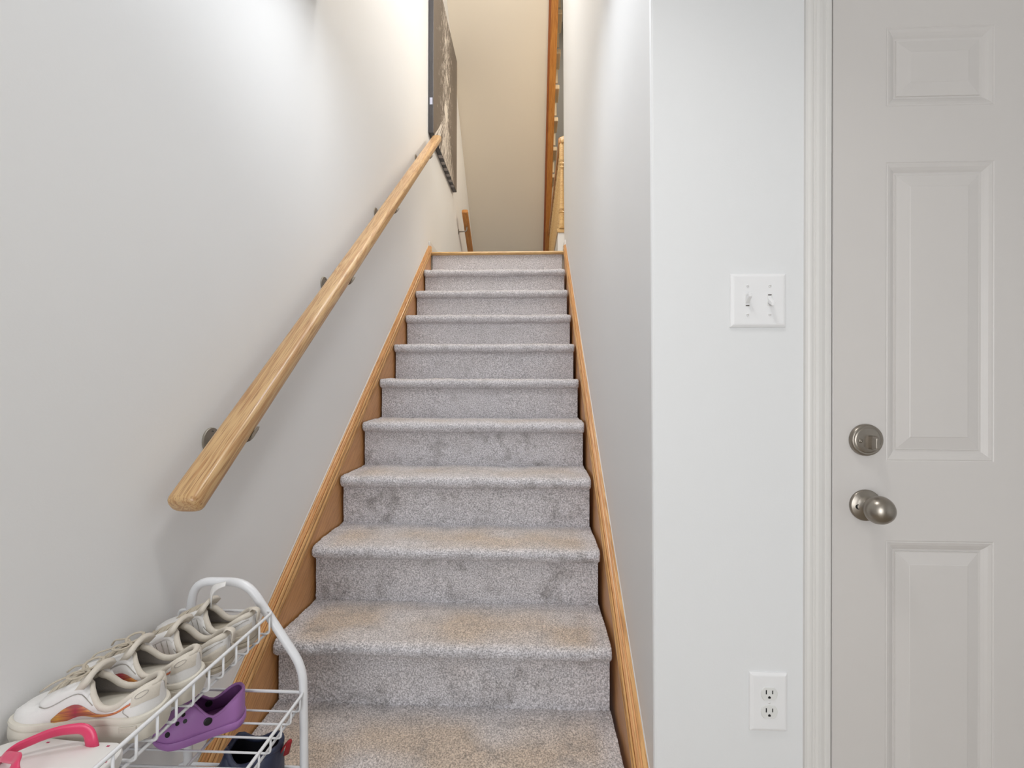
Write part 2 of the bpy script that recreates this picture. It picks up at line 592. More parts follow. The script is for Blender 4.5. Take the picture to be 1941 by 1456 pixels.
# ------------------------------------------------------------------ door, casing
def casing():
    # colonial casing profile: x across (0 = outer edge), y depth towards the room
    prof = [(0, 0), (0, 0.007), (0.003, 0.0105), (0.007, 0.0125), (0.011, 0.0125), (0.014, 0.0112), (0.0175, 0.0112), (0.0185, 0.0128), (0.024, 0.0138),
            (0.031, 0.0128), (0.037, 0.0108), (0.0395, 0.0102), (0.0405, 0.0112), (0.046, 0.0108), (0.0515, 0.0095), (0.0525, 0.007), (0.0525, 0)]
    x0 = 0.5755
    V, F = [], []
    n = len(prof)
    for z in (0.0, 2.115):
        V += [(x0 + x, YW - y, z) for x, y in prof]
    F = [(i, (i + 1) % n, n + (i + 1) % n, n + i) for i in range(n)] + [tuple(range(n)), tuple(range(n, 2 * n))]
    a = fix_normals(obj('trim_1', V, F, 'trim'))
    struct(a)
    xe = DX1 + (DX0 - x0)
    V2 = [(xe - (x - x0), y, z) for x, y, z in V]
    struct(fix_normals(obj('trim_2', V2, F, 'trim')))
    V3 = []
    for x in (x0 + 0.0, xe):
        V3 += [(x, YW - y, 2.062 + 0.0525 - p + 0.001) for p, y in prof]
    struct(fix_normals(obj('trim_3', V3, F, 'trim')))
    # jamb lining behind the casing with the stop the door closes against
    j = []
    j.append(box_vf((0.606, YW + 0.0, 0), (DX0 - 0.0050, YW + 0.115, 2.045)))
    j.append(box_vf((DX1 + 0.0035, YW + 0.0, 0), (DX1 + 0.028, YW + 0.115, 2.045)))
    j.append(box_vf((0.606, YW + 0.0, 2.045), (DX1 + 0.028, YW + 0.115, 2.066)))
    j.append(box_vf((DX0 - 0.0035, YW + 0.046, 0), (DX0 + 0.010, YW + 0.06, 2.045)))
    struct(obj('trim_4', *join_vf(j), 'trim'))
    # dark strip standing in for the shade in the gap between jamb and door
    struct(box('trim_5', (DX0 - 0.0050, YW + 0.010, 0.0), (DX0 - 0.0002, YW + 0.044, 2.04), 'gap_shade'))


casing()


def ring_panel(x0, x1, z0, z1, yface, steps):
    """nested rectangular loops: (inset, depth behind the face) -> verts, faces"""
    V, F = [], []
    for ins, dep in steps:
        V += [(x0 + ins, yface + dep, z0 + ins), (x1 - ins, yface + dep, z0 + ins), (x1 - ins, yface + dep, z1 - ins), (x0 + ins, yface + dep, z1 - ins)]
    for k in range(len(steps) - 1):
        for i in range(4):
            F.append((k * 4 + i, k * 4 + (i + 1) % 4, k * 4 + 4 + (i + 1) % 4, k * 4 + 4 + i))
    F.append(tuple(4 * (len(steps) - 1) + i for i in range(4)))
    return V, F


def door():
    yf = YW - 0.002
    d = bpy.data.objects.new('door_1', None)
    COL.objects.link(d)
    struct(d)
    d['label'] = 'white six panel door with nickel knob and deadbolt'
    xs = [DX0, 0.743, 0.962, 1.072, 1.291, DX1]
    zs = [0.012, 0.25, 0.789, 0.955, 1.583, 1.70, 1.866, 2.040]
    V, F = [], []
    idx = {}

    def vid(x, z):
        k = (round(x, 5), round(z, 5))
        if k not in idx:
            idx[k] = len(V)
            V.append((x, yf, z))
        return idx[k]
    panels = []
    for i in range(5):
        for j in range(7):
            q = (xs[i], xs[i + 1], zs[j], zs[j + 1])
            if i in (1, 3) and j in (1, 3, 5):
                panels.append(q)
                continue
            F.append((vid(q[0], q[2]), vid(q[1], q[2]), vid(q[1], q[3]), vid(q[0], q[3])))
    # edges and back
    b0 = 0.0035
    per = [(DX0, 0.012), (DX1, 0.012), (DX1, 2.040), (DX0, 2.040)]
    k = len(V)
    V += [(x + (b0 if x > 1 else -b0) * 0, yf + 0.0425, z) for x, z in per]
    F.append((k + 3, k + 2, k + 1, k))
    left = [vid(DX0, z) for z in zs]
    right = [vid(DX1, z) for z in zs]
    F.append(tuple(left) + (k + 3, k))
    F.append(tuple(reversed(right)) + (k + 1, k + 2))
    bot = [vid(x, zs[0]) for x in xs]
    top = [vid(x, zs[-1]) for x in xs]
    F.append(tuple(reversed(bot)) + (k, k + 1))
    F.append(tuple(top) + (k + 2, k + 3))
    o = fix_normals(obj('door_slab', V, F, 'door', d))
    md = o.modifiers.new('bevel', 'BEVEL')
    md.width = 0.0022
    md.segments = 2
    md.limit_method = 'ANGLE'
    steps = [(0, 0), (0.002, 0.0012), (0.004, 0.0005), (0.010, 0.0022), (0.016, 0.0052), (0.020, 0.0078), (0.0235, 0.0082), (0.0245, 0.0064), (0.026, 0.0068),
             (0.050, 0.0022), (0.0515, 0.0015), (0.053, 0.0015)]
    for q in panels:
        fix_normals(obj('panel', *ring_panel(q[0], q[1], q[2], q[3], yf, steps), 'door', d))
    # knob: rosette, neck, egg shaped grip, keyhole
    kx, kz = 0.701, 0.863
    kn = lathe('door_knob', [(0.0, 0), (0.0325, 0), (0.0328, -0.003), (0.0322, -0.0052), (0.0300, -0.0062), (0.022, -0.0085), (0.0135, -0.0125), (0.0115, -0.017),
                             (0.0125, -0.0205), (0.019, -0.0235), (0.0243, -0.0290), (0.0278, -0.0365), (0.0285, -0.043), (0.0268, -0.0505), (0.0225, -0.0578),
                             (0.016, -0.0632), (0.008, -0.0662), (0.0, -0.067)], 'nickel', d, n=40, loc=(kx, yf, kz))
    lathe('keyhole', [(0.0, 0), (0.0052, 0), (0.0052, -0.0012), (0.0036, -0.0012), (0.0034, -0.0002), (0, -0.0002)], 'dark', kn, n=16, loc=(kx - 0.0195, yf - 0.0088, kz - 0.002))
    # deadbolt
    bx, bz = 0.701, 1.0
    db = lathe('deadbolt', [(0.0, 0), (0.0335, 0), (0.0337, -0.003), (0.0325, -0.0075), (0.0305, -0.0095), (0.0285, -0.0098), (0.0272, -0.0088), (0.0262, -0.0098),
                            (0.0245, -0.0104), (0.015, -0.0112), (0.0, -0.0114)], 'nickel', d, n=40, loc=(bx, yf, bz))
    # thumb turn: a faceted bar standing off the rosette
    pr = [(-0.0065, -0.014), (0.0065, -0.0155), (0.0075, -0.003), (0.0075, 0.006), (0.004, 0.0145), (-0.0065, 0.0135), (-0.0075, 0.002), (-0.0075, -0.003)]
    V, F = [], []
    rings = [(1.0, -0.010), (1.0, -0.022), (0.55, -0.030)]
    for s, y in rings:
        V += [(bx + 0.006 + px * s, yf + y, bz - 0.004 + pz * (s if s > 0.9 else 0.8)) for px, pz in pr]
    n = len(pr)
    for k2 in range(2):
        F += [(k2 * n + i, k2 * n + (i + 1) % n, k2 * n + n + (i + 1) % n, k2 * n + n + i) for i in range(n)]
    F += [tuple(range(n)), tuple(2 * n + i for i in range(n))]
    t = fix_normals(obj('thumb_turn', V, F, 'nickel', db))
    md = t.modifiers.new('bevel', 'BEVEL')
    md.width = 0.0012
    md.segments = 2
    lathe('screw', [(0, 0), (0.0042, 0), (0.004, -0.0018), (0.0025, -0.0027), (0.0008, -0.0027), (0.0008, -0.0015), (0, -0.0015)], 'nickel', db, n=16,
          loc=(bx - 0.0165, yf - 0.0105, bz - 0.001))
    return d


door()


def wall_plate(name, cx, cz, w, h, label, cat):
    e = thing(name, label, cat, (cx, YW, cz))
    st = [(0.0, 0.0), (0.0, -0.0022), (0.0012, -0.0038), (0.005, -0.0056), (0.0075, -0.0060)]
    V, F = ring_panel(-w / 2, w / 2, -h / 2, h / 2, 0.0, st)
    o = fix_normals(obj('cover_plate', V, F, 'plate', e))
    md = o.modifiers.new('bevel', 'BEVEL')
    md.width = 0.0012
    md.segments = 2
    md.limit_method = 'ANGLE'
    md.angle_limit = math.radians(50)
    return e


def screw(parent, x, z, r=0.0033):
    o = lathe('screw', [(0, 0), (r, 0), (r, -0.0006), (r * 0.8, -0.0013), (0, -0.0015)], 'plate', parent, n=14, loc=(x, -0.006, z))
    s = box('slot', (x - r * 0.75, -0.0078, z - 0.0004), (x + r * 0.75, -0.0068, z + 0.0004), 'seam', o)
    return o


sw = wall_plate('light_switch', 0.4795, 1.294, 0.116, 0.1135, 'white double light switch plate on the wall left of the door', 'light switch')
for i, sx in enumerate((-0.023, 0.023)):
    screw(sw, sx, 0.0302)
    screw(sw, sx, -0.0302)
    b = obj('toggle_slot', *ring_panel(sx - 0.0052, sx + 0.0052, -0.012, 0.012, -0.0061, [(0, 0), (0.0006, -0.0004), (0.0012, -0.0004), (0.0014, 0.001)]), 'socket', sw)
    fix_normals(b)
    up = 1 if i == 0 else -1
    box('slot_gap', (sx - 0.0036, -0.0066, -0.0112 * up - 0.0010), (sx + 0.0036, -0.0060, -0.0112 * up + 0.0010), 'gap_shade', sw)
    # lever leaning up (left one) or down (right one)
    a0, a1 = Vector((sx, -0.005, -0.001 * up)), Vector((sx, -0.0215, 0.0100 * up))
    V = []
    for p, hw, hh in ((a0, 0.0042, 0.0064), (a1, 0.0034, 0.0040)):
        V += [(p.x - hw, p.y, p.z - hh), (p.x + hw, p.y, p.z - hh), (p.x + hw, p.y - 0.001 * 0, p.z + hh), (p.x - hw, p.y, p.z + hh)]
    F = [(0, 1, 5, 4), (1, 2, 6, 5), (2, 3, 7, 6), (3, 0, 4, 7), (4, 5, 6, 7), (3, 2, 1, 0)]
    t = fix_normals(obj('toggle', V, F, 'plate', sw))
    md = t.modifiers.new('bevel', 'BEVEL')
    md.width = 0.0012
    md.segments = 2

ou = wall_plate('power_outlet', 0.5025, 0.444, 0.079, 0.1235, 'white duplex power outlet low on the wall beside the door casing', 'outlet')
screw(ou, 0, 0.0, 0.0026)
for cz in (0.0190, -0.0190):
    # receptacle face: a circle with flattened top and bottom
    pts = []
    for k in range(40):
        a = 2 * PI * k / 40
        pts.append((0.0172 * math.cos(a), max(-0.0138, min(0.0138, 0.0172 * math.sin(a)))))
    V, F = [], []
    for s, y in ((1.0, -0.004), (1.0, -0.0068), (0.94, -0.0078)):
        V += [(x * s, y, cz + z * s) for x, z in pts]
    n = 40
    for k in range(2):
        F += [(k * n + i, k * n + (i + 1) % n, k * n + n + (i + 1) % n, k * n + n + i) for i in range(n)]
    F.append(tuple(2 * n + i for i in range(n)))
    rc = fix_normals(obj('receptacle', V, F, 'socket', ou))
    box('slot', (-0.0077, -0.0081, cz - 0.0005), (-0.0055, -0.0076, cz + 0.0085), 'dark', rc)
    box('slot', (0.0055, -0.0081, cz + 0.0002), (0.0075, -0.0076, cz + 0.0078), 'dark', rc)
    g = []
    for k in range(20):
        a = 2 * PI * k / 20
        g.append((0.0029 * math.cos(a), max(-0.0021, 0.0029 * math.sin(a))))
    V = [(x, -0.0081, cz - 0.0072 + z) for x, z in g] + [(x, -0.0076, cz - 0.0072 + z) for x, z in g]
    F = [tuple(range(20)), tuple(range(39, 19, -1))] + [(i, (i + 1) % 20, 20 + (i + 1) % 20, 20 + i) for i in range(20)]
    fix_normals(obj('ground_hole', V, F, 'dark', rc))


# ------------------------------------------------------------------ the carpeted staircase
stairs = thing('staircase', 'grey carpeted staircase with oak skirt boards climbing between two walls', 'staircase', (0, 0, 0))


def smooth_noise(nx, ny, cx, cy, seed):
    """bilinear value noise on a grid"""
    g = np.random.default_rng(seed).random((cy + 2, cx + 2))
    xs = np.linspace(0, cx, nx)
    ys = np.linspace(0, cy, ny)
    xi, yi = xs.astype(int), ys.astype(int)
    fx, fy = xs - xi, ys - yi
    fx, fy = fx * fx * (3 - 2 * fx), fy * fy * (3 - 2 * fy)
    fx, fy = fx[None, :], fy[:, None]
    a = g[np.ix_(yi, xi)]
    b = g[np.ix_(yi, xi + 1)]
    c = g[np.ix_(yi + 1, xi)]
    d = g[np.ix_(yi + 1, xi + 1)]
    return (a * (1 - fx) + b * fx) * (1 - fy) + (c * (1 - fx) + d * fx) * fy


def carpet_sheet(name, path, wear, x0, x1, step, seed, parent, lump=0.0016, fuzz=0.0013, edge_round=0.0, smudge=1.0):
    """path: list of (y, z) swept between x0 and x1; pile relief is pushed out along the normal"""
    P = np.array(path, float)
    seg = np.hypot(*(P[1:] - P[:-1]).T)
    s = np.concatenate([[0], np.cumsum(seg)])
    ny = max(6, int(s[-1] / step))
    nx = int((x1 - x0) / step)
    ss = np.linspace(0, s[-1], ny)
    py, pz = np.interp(ss, s, P[:, 0]), np.interp(ss, s, P[:, 1])
    wr = np.interp(ss, s, wear)
    ty, tz = np.gradient(py), np.gradient(pz)
    l = np.hypot(ty, tz)
    ny_, nz_ = tz / l, -ty / l            # outward normal of the path (left to right turn)
    r = np.random.default_rng(seed)
    xs = np.linspace(x0, x1, nx)
    X = np.repeat(xs[None, :], ny, 0)
    h = lump * (smooth_noise(nx, ny, 26, max(3, int(s[-1] / 0.035)), seed) - 0.5) * 2
    h = h + lump * 1.3 * (smooth_noise(nx, ny, 7, 2, seed + 5) - 0.5) * 2
    h = h + fuzz * (r.random((ny, nx)) - 0.5) * 2
    ed = np.minimum(X - x0, x1 - X)
    if edge_round:
        q = np.clip(ed / edge_round, 0, 1)
        h = h - edge_round * 0.55 * (1 - np.sqrt(np.clip(1 - (1 - q) ** 2, 0, 1))) * np.clip(np.interp(ss, s, np.linspace(0, 1, len(s)))[:, None] * 2, 0, 1)
    Y = py[:, None] + ny_[:, None] * h
    Z = pz[:, None] + nz_[:, None] * h
    X = X + (r.random((ny, nx)) - 0.5) * step * 0.5 * (ed > step)
    V = np.stack([X, Y, Z], -1).reshape(-1, 3)
    i = np.arange(ny - 1)[:, None] * nx + np.arange(nx - 1)[None, :]
    F = np.stack([i, i + nx, i + nx + 1, i + 1], -1).reshape(-1, 4)
    me = bpy.data.meshes.new(name)
    me.vertices.add(len(V))
    me.vertices.foreach_set('co', V.ravel())
    me.loops.add(F.size)
    me.loops.foreach_set('vertex_index', F.ravel().astype(np.int32))
    me.polygons.add(len(F))
    me.polygons.foreach_set('loop_start', np.arange(0, F.size, 4, dtype=np.int32))
    me.polygons.foreach_set('use_smooth', np.ones(len(F), bool))
    me.update(calc_edges=True)
    w = np.clip(wr[:, None] * (0.45 + 1.0 * smooth_noise(nx, ny, 9, 3, seed + 9)) * np.clip(ed / 0.07, 0.35, 1), 0, 1)
    sm = np.clip(smudge * (0.30 + 0.9 * (smooth_noise(nx, ny, 6, 2, seed + 12) - 0.25)), 0, 0.85)
    ca = me.color_attributes.new('wear', 'FLOAT_COLOR', 'POINT')
    c = np.stack([w, sm, w * 0, w * 0 + 1], -1).reshape(-1)
    ca.data.foreach_set('color', c)
    me.materials.append(M['carpet'])
    o = bpy.data.objects.new(name, me)
    COL.objects.link(o)
    o.parent = parent
    return o


OH, TH = 0.031, 0.045
for k in range(0, 10):
    yk, zk = Y0 + k * RUN, Z0 + k * RISE
    step = 0.0030 if k < 3 else (0.0038 if k < 6 else 0.005)
    soil = (1.0, 0.95, 0.8, 0.6, 0.5, 0.45, 0.45, 0.45, 0.45, 0.45)[k]
    # tread: from the crease at the back, forward, around the bullnose and back under to the riser
    path = [(yk + RUN + 0.002, zk), (yk + RUN * 0.80, zk - 0.001), (yk + RUN * 0.3, zk + 0.001), (yk + 0.012, zk)]
    wear = [0.05, 0.55 * soil, 1.0 * soil, 0.75 * soil]
    r = TH / 2
    for s in range(1, 13):
        a = PI * s / 12
        path.append((yk + 0.012 - OH * 0.62 - r * 1.05 * math.sin(a), zk - r + r * math.cos(a)))
        wear.append(max(0.0, 0.72 * soil * (1 - s / 5.0)))
    path.append((yk + 0.004, zk - TH))
    wear.append(0.0)
    t = carpet_sheet('tread', path, wear, CL, CR, step, 100 + k * 7, stairs, lump=0.0018, fuzz=0.0017, edge_round=0.01, smudge=(0.75 if k < 4 else 0.4))
    # riser: from under the nosing down to the tread below
    path = [(yk, zk - TH + 0.012), (yk, zk - RISE + 0.02), (yk - 0.001, zk - RISE - 0.004)]
    wear = [0.22 * soil, 0.06 * soil, 0.0]
    carpet_sheet('riser', path, wear, CL + 0.003, CR - 0.003, step, 500 + k * 7, stairs, lump=0.0012, fuzz=0.0015, smudge=(0.95 if k < 5 else 0.45 if k < 7 else 0.2))
# top riser under the landing nosing
carpet_sheet('riser', [(LAND_Y, LAND_Z - 0.018), (LAND_Y, LAND_Z - RISE - 0.004)], [0.15, 0.05], CL + 0.003, CR - 0.003, 0.005, 611, stairs, lump=0.0012, fuzz=0.0012, smudge=0.2)
# hidden timber under the carpet so nothing shows through
V, F = [], []
for k in range(0, 11):
    v, f = box_vf((CL + 0.004, Y0 + k * RUN + 0.006, 0.0 if k < 10 else LAND_Z - 0.4), (CR - 0.004, Y0 + (k + 1) * RUN + 0.01 if k < 10 else LAND_Y + 0.05, Z0 + k * RISE - (0.012 if k < 10 else 0.022)))
    i0 = len(V)
    V += v
    F += [tuple(a + i0 for a in q) for q in f]
obj('carcass', V, F, 'oak_face', stairs)

# stringers: local X runs up the slope, local Y into the stairwell, local Z square to the slope
NOSE_SL = RISE / RUN
for side in (-1, 1):
    xw = XL if side < 0 else XR
    # the skirt's top edge: 95 mm above the nosing line at the foot, 42 mm at the landing
    ya = 0.93
    na = (ya - (Y0 - 0.02)) / RUN
    za = Z0 + na * RISE + 0.095
    yt = LAND_Y - 0.01
    zt = Z0 + (yt - (Y0 - 0.02)) * NOSE_SL + 0.042
    SL = math.atan2(zt - za, yt - ya)
    ln = (LAND_Y - 0.01 - ya) / math.cos(SL)
    pf = 1 if side < 0 else -1
    board = [(0.0, -0.004), (0.021 * pf, -0.004), (0.021 * pf, -0.36), (0.0, -0.36)]
    V, F = extrude_vf(board, ln)
    R = Matrix.Rotation(PI / 2, 4, 'Z') @ Matrix.Rotation(-SL, 4, 'Y')
    # local +X -> up the slope; local +Y -> world -X after the turn, so mirror it
    def place(o):
        o.matrix_world = Matrix.Translation((xw, ya, za)) @ R
    V = [(x, -y, z) for x, y, z in V]
    # plumb cut at the top end
    V = [(x + (-(z) * math.tan(SL) * -1 if x > 1 else 0), y, z) for x, y, z in V]
    st = fix_normals(obj('stringer', V, F, 'oak_face', stairs))
    place(st)
    # moulded cap with reeds
    mp = [(-0.009, 0.0), (0.004, 0.0), (0.007, -0.001), (0.008, -0.008), (0.0095, -0.008), (0.0125, -0.0012), (0.016, -0.0022), (0.0168, -0.0125), (0.0185, -0.0125),
          (0.0225, -0.0062), (0.026, -0.009), (0.0275, -0.0135), (0.0265, -0.018), (0.0225, -0.0205), (0.0195, -0.0215), (0.0195, -0.0235), (0.0245, -0.0250), (0.0280, -0.029), (0.0285, -0.034), (0.0268, -0.039), (0.0225, -0.0415),
          (0.0205, -0.0425), (0.0205, -0.0440), (0.0245, -0.0455), (0.0258, -0.049), (0.0245, -0.0525), (0.0205, -0.054), (-0.009, -0.054)]
    V, F = extrude_vf([(y * pf, z) for y, z in mp], ln)
    V = [(x, -y, z) for x, y, z in V]
    V = [(x + ((z) * math.tan(SL) if x > 1 else 0), y, z) for x, y, z in V]
    mo = fix_normals(obj('moulding', V, F, 'oak_mould', st))
    # thin caulk bead where the cap meets the wall
    c = tube('caulk_bead', [(0, -0.0070 if side > 0 else 0.0, 0.0005), (ln, 0.0075 if side > 0 else 0, 0.0005)], 0.0026, 'trim', st, n=6)

# oak nosing along the landing edge
V, F = [], []
prof = [(LAND_Y + 0.06, LAND_Z), (LAND_Y - 0.012, LAND_Z), (LAND_Y - 0.021, LAND_Z - 0.004), (LAND_Y - 0.025, LAND_Z - 0.012), (LAND_Y - 0.021, LAND_Z - 0.020), (LAND_Y - 0.012, LAND_Z - 0.024), (LAND_Y + 0.06, LAND_Z - 0.024)]
n = len(prof)
V = [(CL - 0.006, y, z) for y, z in prof] + [(CR + 0.006, y, z) for y, z in prof]
F = [(i, (i + 1) % n, n + (i + 1) % n, n + i) for i in range(n)] + [tuple(range(n)), tuple(range(n, 2 * n))]
ln_o = fix_normals(obj('landing_nosing', V, F, 'oak_pale', stairs, smooth=False))


# ------------------------------------------------------------------ handrail
def rail_section(w, h, n=28):
    pts = []
    for i in range(n):
        a = 2 * PI * i / n
        c, s = math.cos(a), math.sin(a)
        pts.append((math.copysign(abs(c) ** 0.55, c) * w / 2, math.copysign(abs(s) ** 0.62, s) * h / 2))
    return pts


def rail_mesh(length, w, h, rnd=0.012):
    sec = rail_section(w, h)
    n = len(sec)
    V, F = [], []
    xs = [(0, 0.60), (rnd * 0.12, 0.78), (rnd * 0.45, 0.93), (rnd, 1.0)]
    st = xs + [(length * i / 12, 1.0) for i in range(1, 12)] + [(length - x, s) for x, s in reversed(xs)]
    for x, s in st:
        V += [(x, y - math.copysign((1 - s) * 0.02, y) if abs(y) > (1 - s) * 0.02 else 0, z * (s if s < 1 else 1)) for y, z in sec]
    for i in range(len(st) - 1):
        F += [(i * n + j, i * n + (j + 1) % n, (i + 1) * n + (j + 1) % n, (i + 1) * n + j) for j in range(n)]
    F += [tuple(range(n)), tuple((len(st) - 1) * n + j for j in range(n))]
    return V, F


RX = -0.690
P0, P1 = Vector((RX, 0.915, EYE - 0.245)), Vector((RX, 3.435, EYE + 1.790))
rl = (P1 - P0)
hr = thing('handrail', 'long oak handrail on metal brackets along the left stair wall', 'handrail', P0)
V, F = rail_mesh(rl.length, 0.066, 0.046)
ro = fix_normals(obj('rail', V, F, 'oak_rail', hr, smooth=True))
ang = math.atan2(rl.z, rl.y)
ro.rotation_euler = (Matrix.Rotation(PI / 2, 4, 'Z') @ Matrix.Rotation(-ang, 4, 'Y')).to_euler()


def bracket(parent, off, y, zr, slope, m='bracket'):
    """plate on the wall, arm curving out to a saddle under the rail; off = parent location"""
    xw = XL
    zc = zr - 0.042
    L = lambda x, yy, z: (x - off[0], yy - off[1], z - off[2])
    prof = [(0.0, 0.0), (0.031, 0.0), (0.031, 0.0025), (0.0295, 0.0042), (0.010, 0.006), (0.0, 0.006)]
    v, f = lathe_vf(prof, 28, 'X')
    v = [L(xw + a, y + bb, zc + c) for a, bb, c in v]
    arm = bend([(xw + 0.004, y, zc), (RX - 0.012, y, zc - 0.006), (RX + 0.004, y, zr - 0.03)], 0.03, 6)
    v2, f2 = tube_vf([L(*p) for p in arm], 0.0065, 10)
    # saddle, cupping the rail from below
    c, s = math.cos(slope), math.sin(slope)
    v3, f3 = [], []
    for t in (-0.013, 0.013):
        for i in range(9):
            a = PI * (1.0 + i / 8.0)
            v3.append(L(RX + 0.002 + 0.031 * math.cos(a), y + t * c, zr - 0.017 + 0.016 * math.sin(a) + t * s))
        for i in range(8, -1, -1):
            a = PI * (1.0 + i / 8.0)
            v3.append(L(RX + 0.002 + 0.0375 * math.cos(a), y + t * c, zr - 0.017 + 0.0225 * math.sin(a) + t * s))
    n = 18
    f3 = [(i, (i + 1) % n, n + (i + 1) % n, n + i) for i in range(n)] + [tuple(range(n)), tuple(range(n, 2 * n))]
    V, F = join_vf([(v, f), (v2, f2)])
    o = fix_normals(obj('bracket', V, F, m, parent, smooth=True), 1e-6)
    o.data.set_sharp_from_angle(angle=math.radians(40))
    fix_normals(obj('saddle', v3, f3, m, o))
    for dz in (0.020, -0.020):
        lathe('screw_hole', [(0.0, 0.0), (0.0042, 0.0), (0.0042, 0.0008), (0.0, 0.0008)], 'dark', o, n=14, axis='X', loc=L(xw + 0.0042, y, zc + dz))
    return o


for yb in (1.102, 1.72, 2.30, 3.10):
    bracket(hr, P0, yb, P0.z + (yb - P0.y) * rl.z / rl.y, ang)

# second rail on the left wall beyond the landing, dropping away
Q0, Q1 = Vector((XL + 0.085, 4.79, EYE + 1.755)), Vector((XL + 0.085, 6.7, EYE + 1.755 - 1.91 * 0.62))
h2 = thing('handrail', 'short brown wooden handrail beyond the landing dropping away along the left wall', 'handrail', Q0)
q = Q1 - Q0
V, F = rail_mesh(q.length, 0.062, 0.05, 0.006)
r2 = fix_normals(obj('rail', V, F, 'oak_brown', h2, smooth=True))
r2.rotation_euler = (Matrix.Rotation(PI / 2, 4, 'Z') @ Matrix.Rotation(-math.atan2(q.z, q.y), 4, 'Y')).to_euler()
yb = 4.93
zb = Q0.z + (yb - Q0.y) * q.z / q.y
v, f = lathe_vf([(0, 0), (0.028, 0), (0.027, 0.004), (0, 0.006)], 20, 'X')
v = [(XL + a - Q0.x, yb + b_ - Q0.y, zb - 0.08 + c - Q0.z) for a, b_, c in v]
arm = [Vector(p) - Q0 for p in bend([(XL + 0.003, yb, zb - 0.08), (XL + 0.085, yb, zb - 0.076), (XL + 0.088, yb, zb - 0.028)], 0.02, 5)]
V, F = join_vf([(v, f), tube_vf(arm, 0.006, 8)])
fix_normals(obj('bracket', V, F, 'bracket', h2, smooth=True), 1e-6)

# ------------------------------------------------------------------ picture on the left wall
pic = thing('wall_picture', 'dark canvas picture with white spatter hanging on the left wall by the landing', 'picture', (XL, 3.47, 2.965))
PW, PH, PD = 1.09, 1.265, 0.040
o = box('canvas_frame', (0.002, 0, 0), (PD - 0.0015, PW, PH), 'canvas_edge', pic, bevel=0.003)
o2 = box('canvas_print', (PD - 0.002, 0.002, 0.002), (PD, PW - 0.002, PH - 0.002), 'canvas', pic)
box('sticker', (0.012, -0.0012, 0.21), (0.032, 0.0008, 0.26), 'label', pic)
# print wrapped round the lower edge in pale folds
for i in range(6):
    y = 0.34 + i * 0.115
    box('wrap_fold', (0.006, y, -0.0012), (PD - 0.003, y + 0.05, 0.0006), 'sneaker_lining', pic)

# ------------------------------------------------------------------ upper flight crossing over beyond the landing
up = thing('upper_staircase', 'upper stair flight with plastered underside and brown wooden edge board beyond landing', 'staircase', (0, 4.0, LAND_Z))
HS, SS = 8.215, 0.862


def zs_(y):
    return HS - SS * y


def sloped_box(name, x0, x1, ya, yb, d0, d1, m, parent, off):
    """bar following the flight: between d0 and d1 above the underside line"""
    V = []
    for y in (ya, yb):
        for x, d in ((x0, d0), (x1, d0), (x1, d1), (x0, d1)):
            V.append((x - off[0], y - off[1], zs_(y) + d - off[2]))
    F = [(0, 1, 5, 4), (1, 2, 6, 5), (2, 3, 7, 6), (3, 0, 4, 7), (0, 3, 2, 1), (4, 5, 6, 7)]
    return fix_normals(obj(name, V, F, m, parent))


UO = (0, 4.0, LAND_Z)
YA, YB = 3.35, 7.1
sloped_box('soffit', XL + 0.0, 0.150, YA, YB, 0.0, 0.03, 'wall_up', up, UO)
def along(o, x, off):
    return o
# edge board pieces carry their grain along the slope: local X up the slope
def edge_board(name, x0, x1, d0, d1, m):
    a = Vector((0, YB, zs_(YB)))
    b = Vector((0, YA, zs_(YA)))
    L = (b - a).length
    prof = [(x0, d0), (x1, d0), (x1, d1), (x0, d1)]
    V, F = extrude_vf(prof, L)
    o = fix_normals(obj(name, V, F, m, up))
    # local X -> direction of ascent (-Y, +Z); local Y -> world +X
    dirv = (b - a).normalized()
    xax, yax = dirv, Vector((1, 0, 0))
    zax = xax.cross(yax).normalized()
    Rm = Matrix((xax, yax, zax)).transposed().to_4x4()
    o.matrix_basis = Matrix.Translation(a - Vector(UO)) @ Rm
    if zax.z < 0:
        for v in o.data.vertices:
            v.co.z = -v.co.z
        fix_normals(o)
    return o


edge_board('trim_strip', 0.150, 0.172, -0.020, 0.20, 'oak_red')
edge_board('stringer', 0.172, 0.235, -0.020, 0.24, 'oak_brown')
for i in range(-3, 10):
    y = 4.488 + i * RUN
    zt = zs_(y) + 0.30
    # carpeted tread end lapping over the edge board, rounded, and the riser end under it
    pr = [(y - 0.005, zt), (y + 0.235, zt), (y + 0.256, zt - 0.006), (y + 0.266, zt - 0.022), (y + 0.256, zt - 0.040), (y + 0.236, zt - 0.046), (y - 0.005, zt - 0.046)]
    n = len(pr)
    V = [(0.16, a - UO[1], b - UO[2]) for a, b in pr] + [(0.286, a - UO[1], b - UO[2]) for a, b in pr]
    F = [(j, (j + 1) % n, n + (j + 1) % n, n + j) for j in range(n)] + [tuple(range(n)), tuple(range(n, 2 * n))]
    t = fix_normals(obj('tread', V, F, 'carpet_end', up))
    md = t.modifiers.new('bevel', 'BEVEL')
    md.width = 0.012
    md.segments = 3
    box('riser', (0.16, y + 0.232 - UO[1], zt - RISE - 0.0 - UO[2]), (0.268, y + 0.246 - UO[1], zt - 0.02 - UO[2]), 'carpet_end', up)

# guard rail of the hall behind the wall end
gr = thing('guard_railing', 'oak guard railing with turned balusters behind the end of the right wall', 'railing', (0.235, 3.74, LAND_Z))
ZG = 0.235
box('curb', (-0.03, 0.0, 0.0), (0.03, 3.6, ZG - 0.02), 'trim', gr)
box('shoe_rail', (-0.036, -0.01, ZG - 0.02), (0.036, 3.6, ZG + 0.012), 'oak_pale', gr, bevel=0.004)


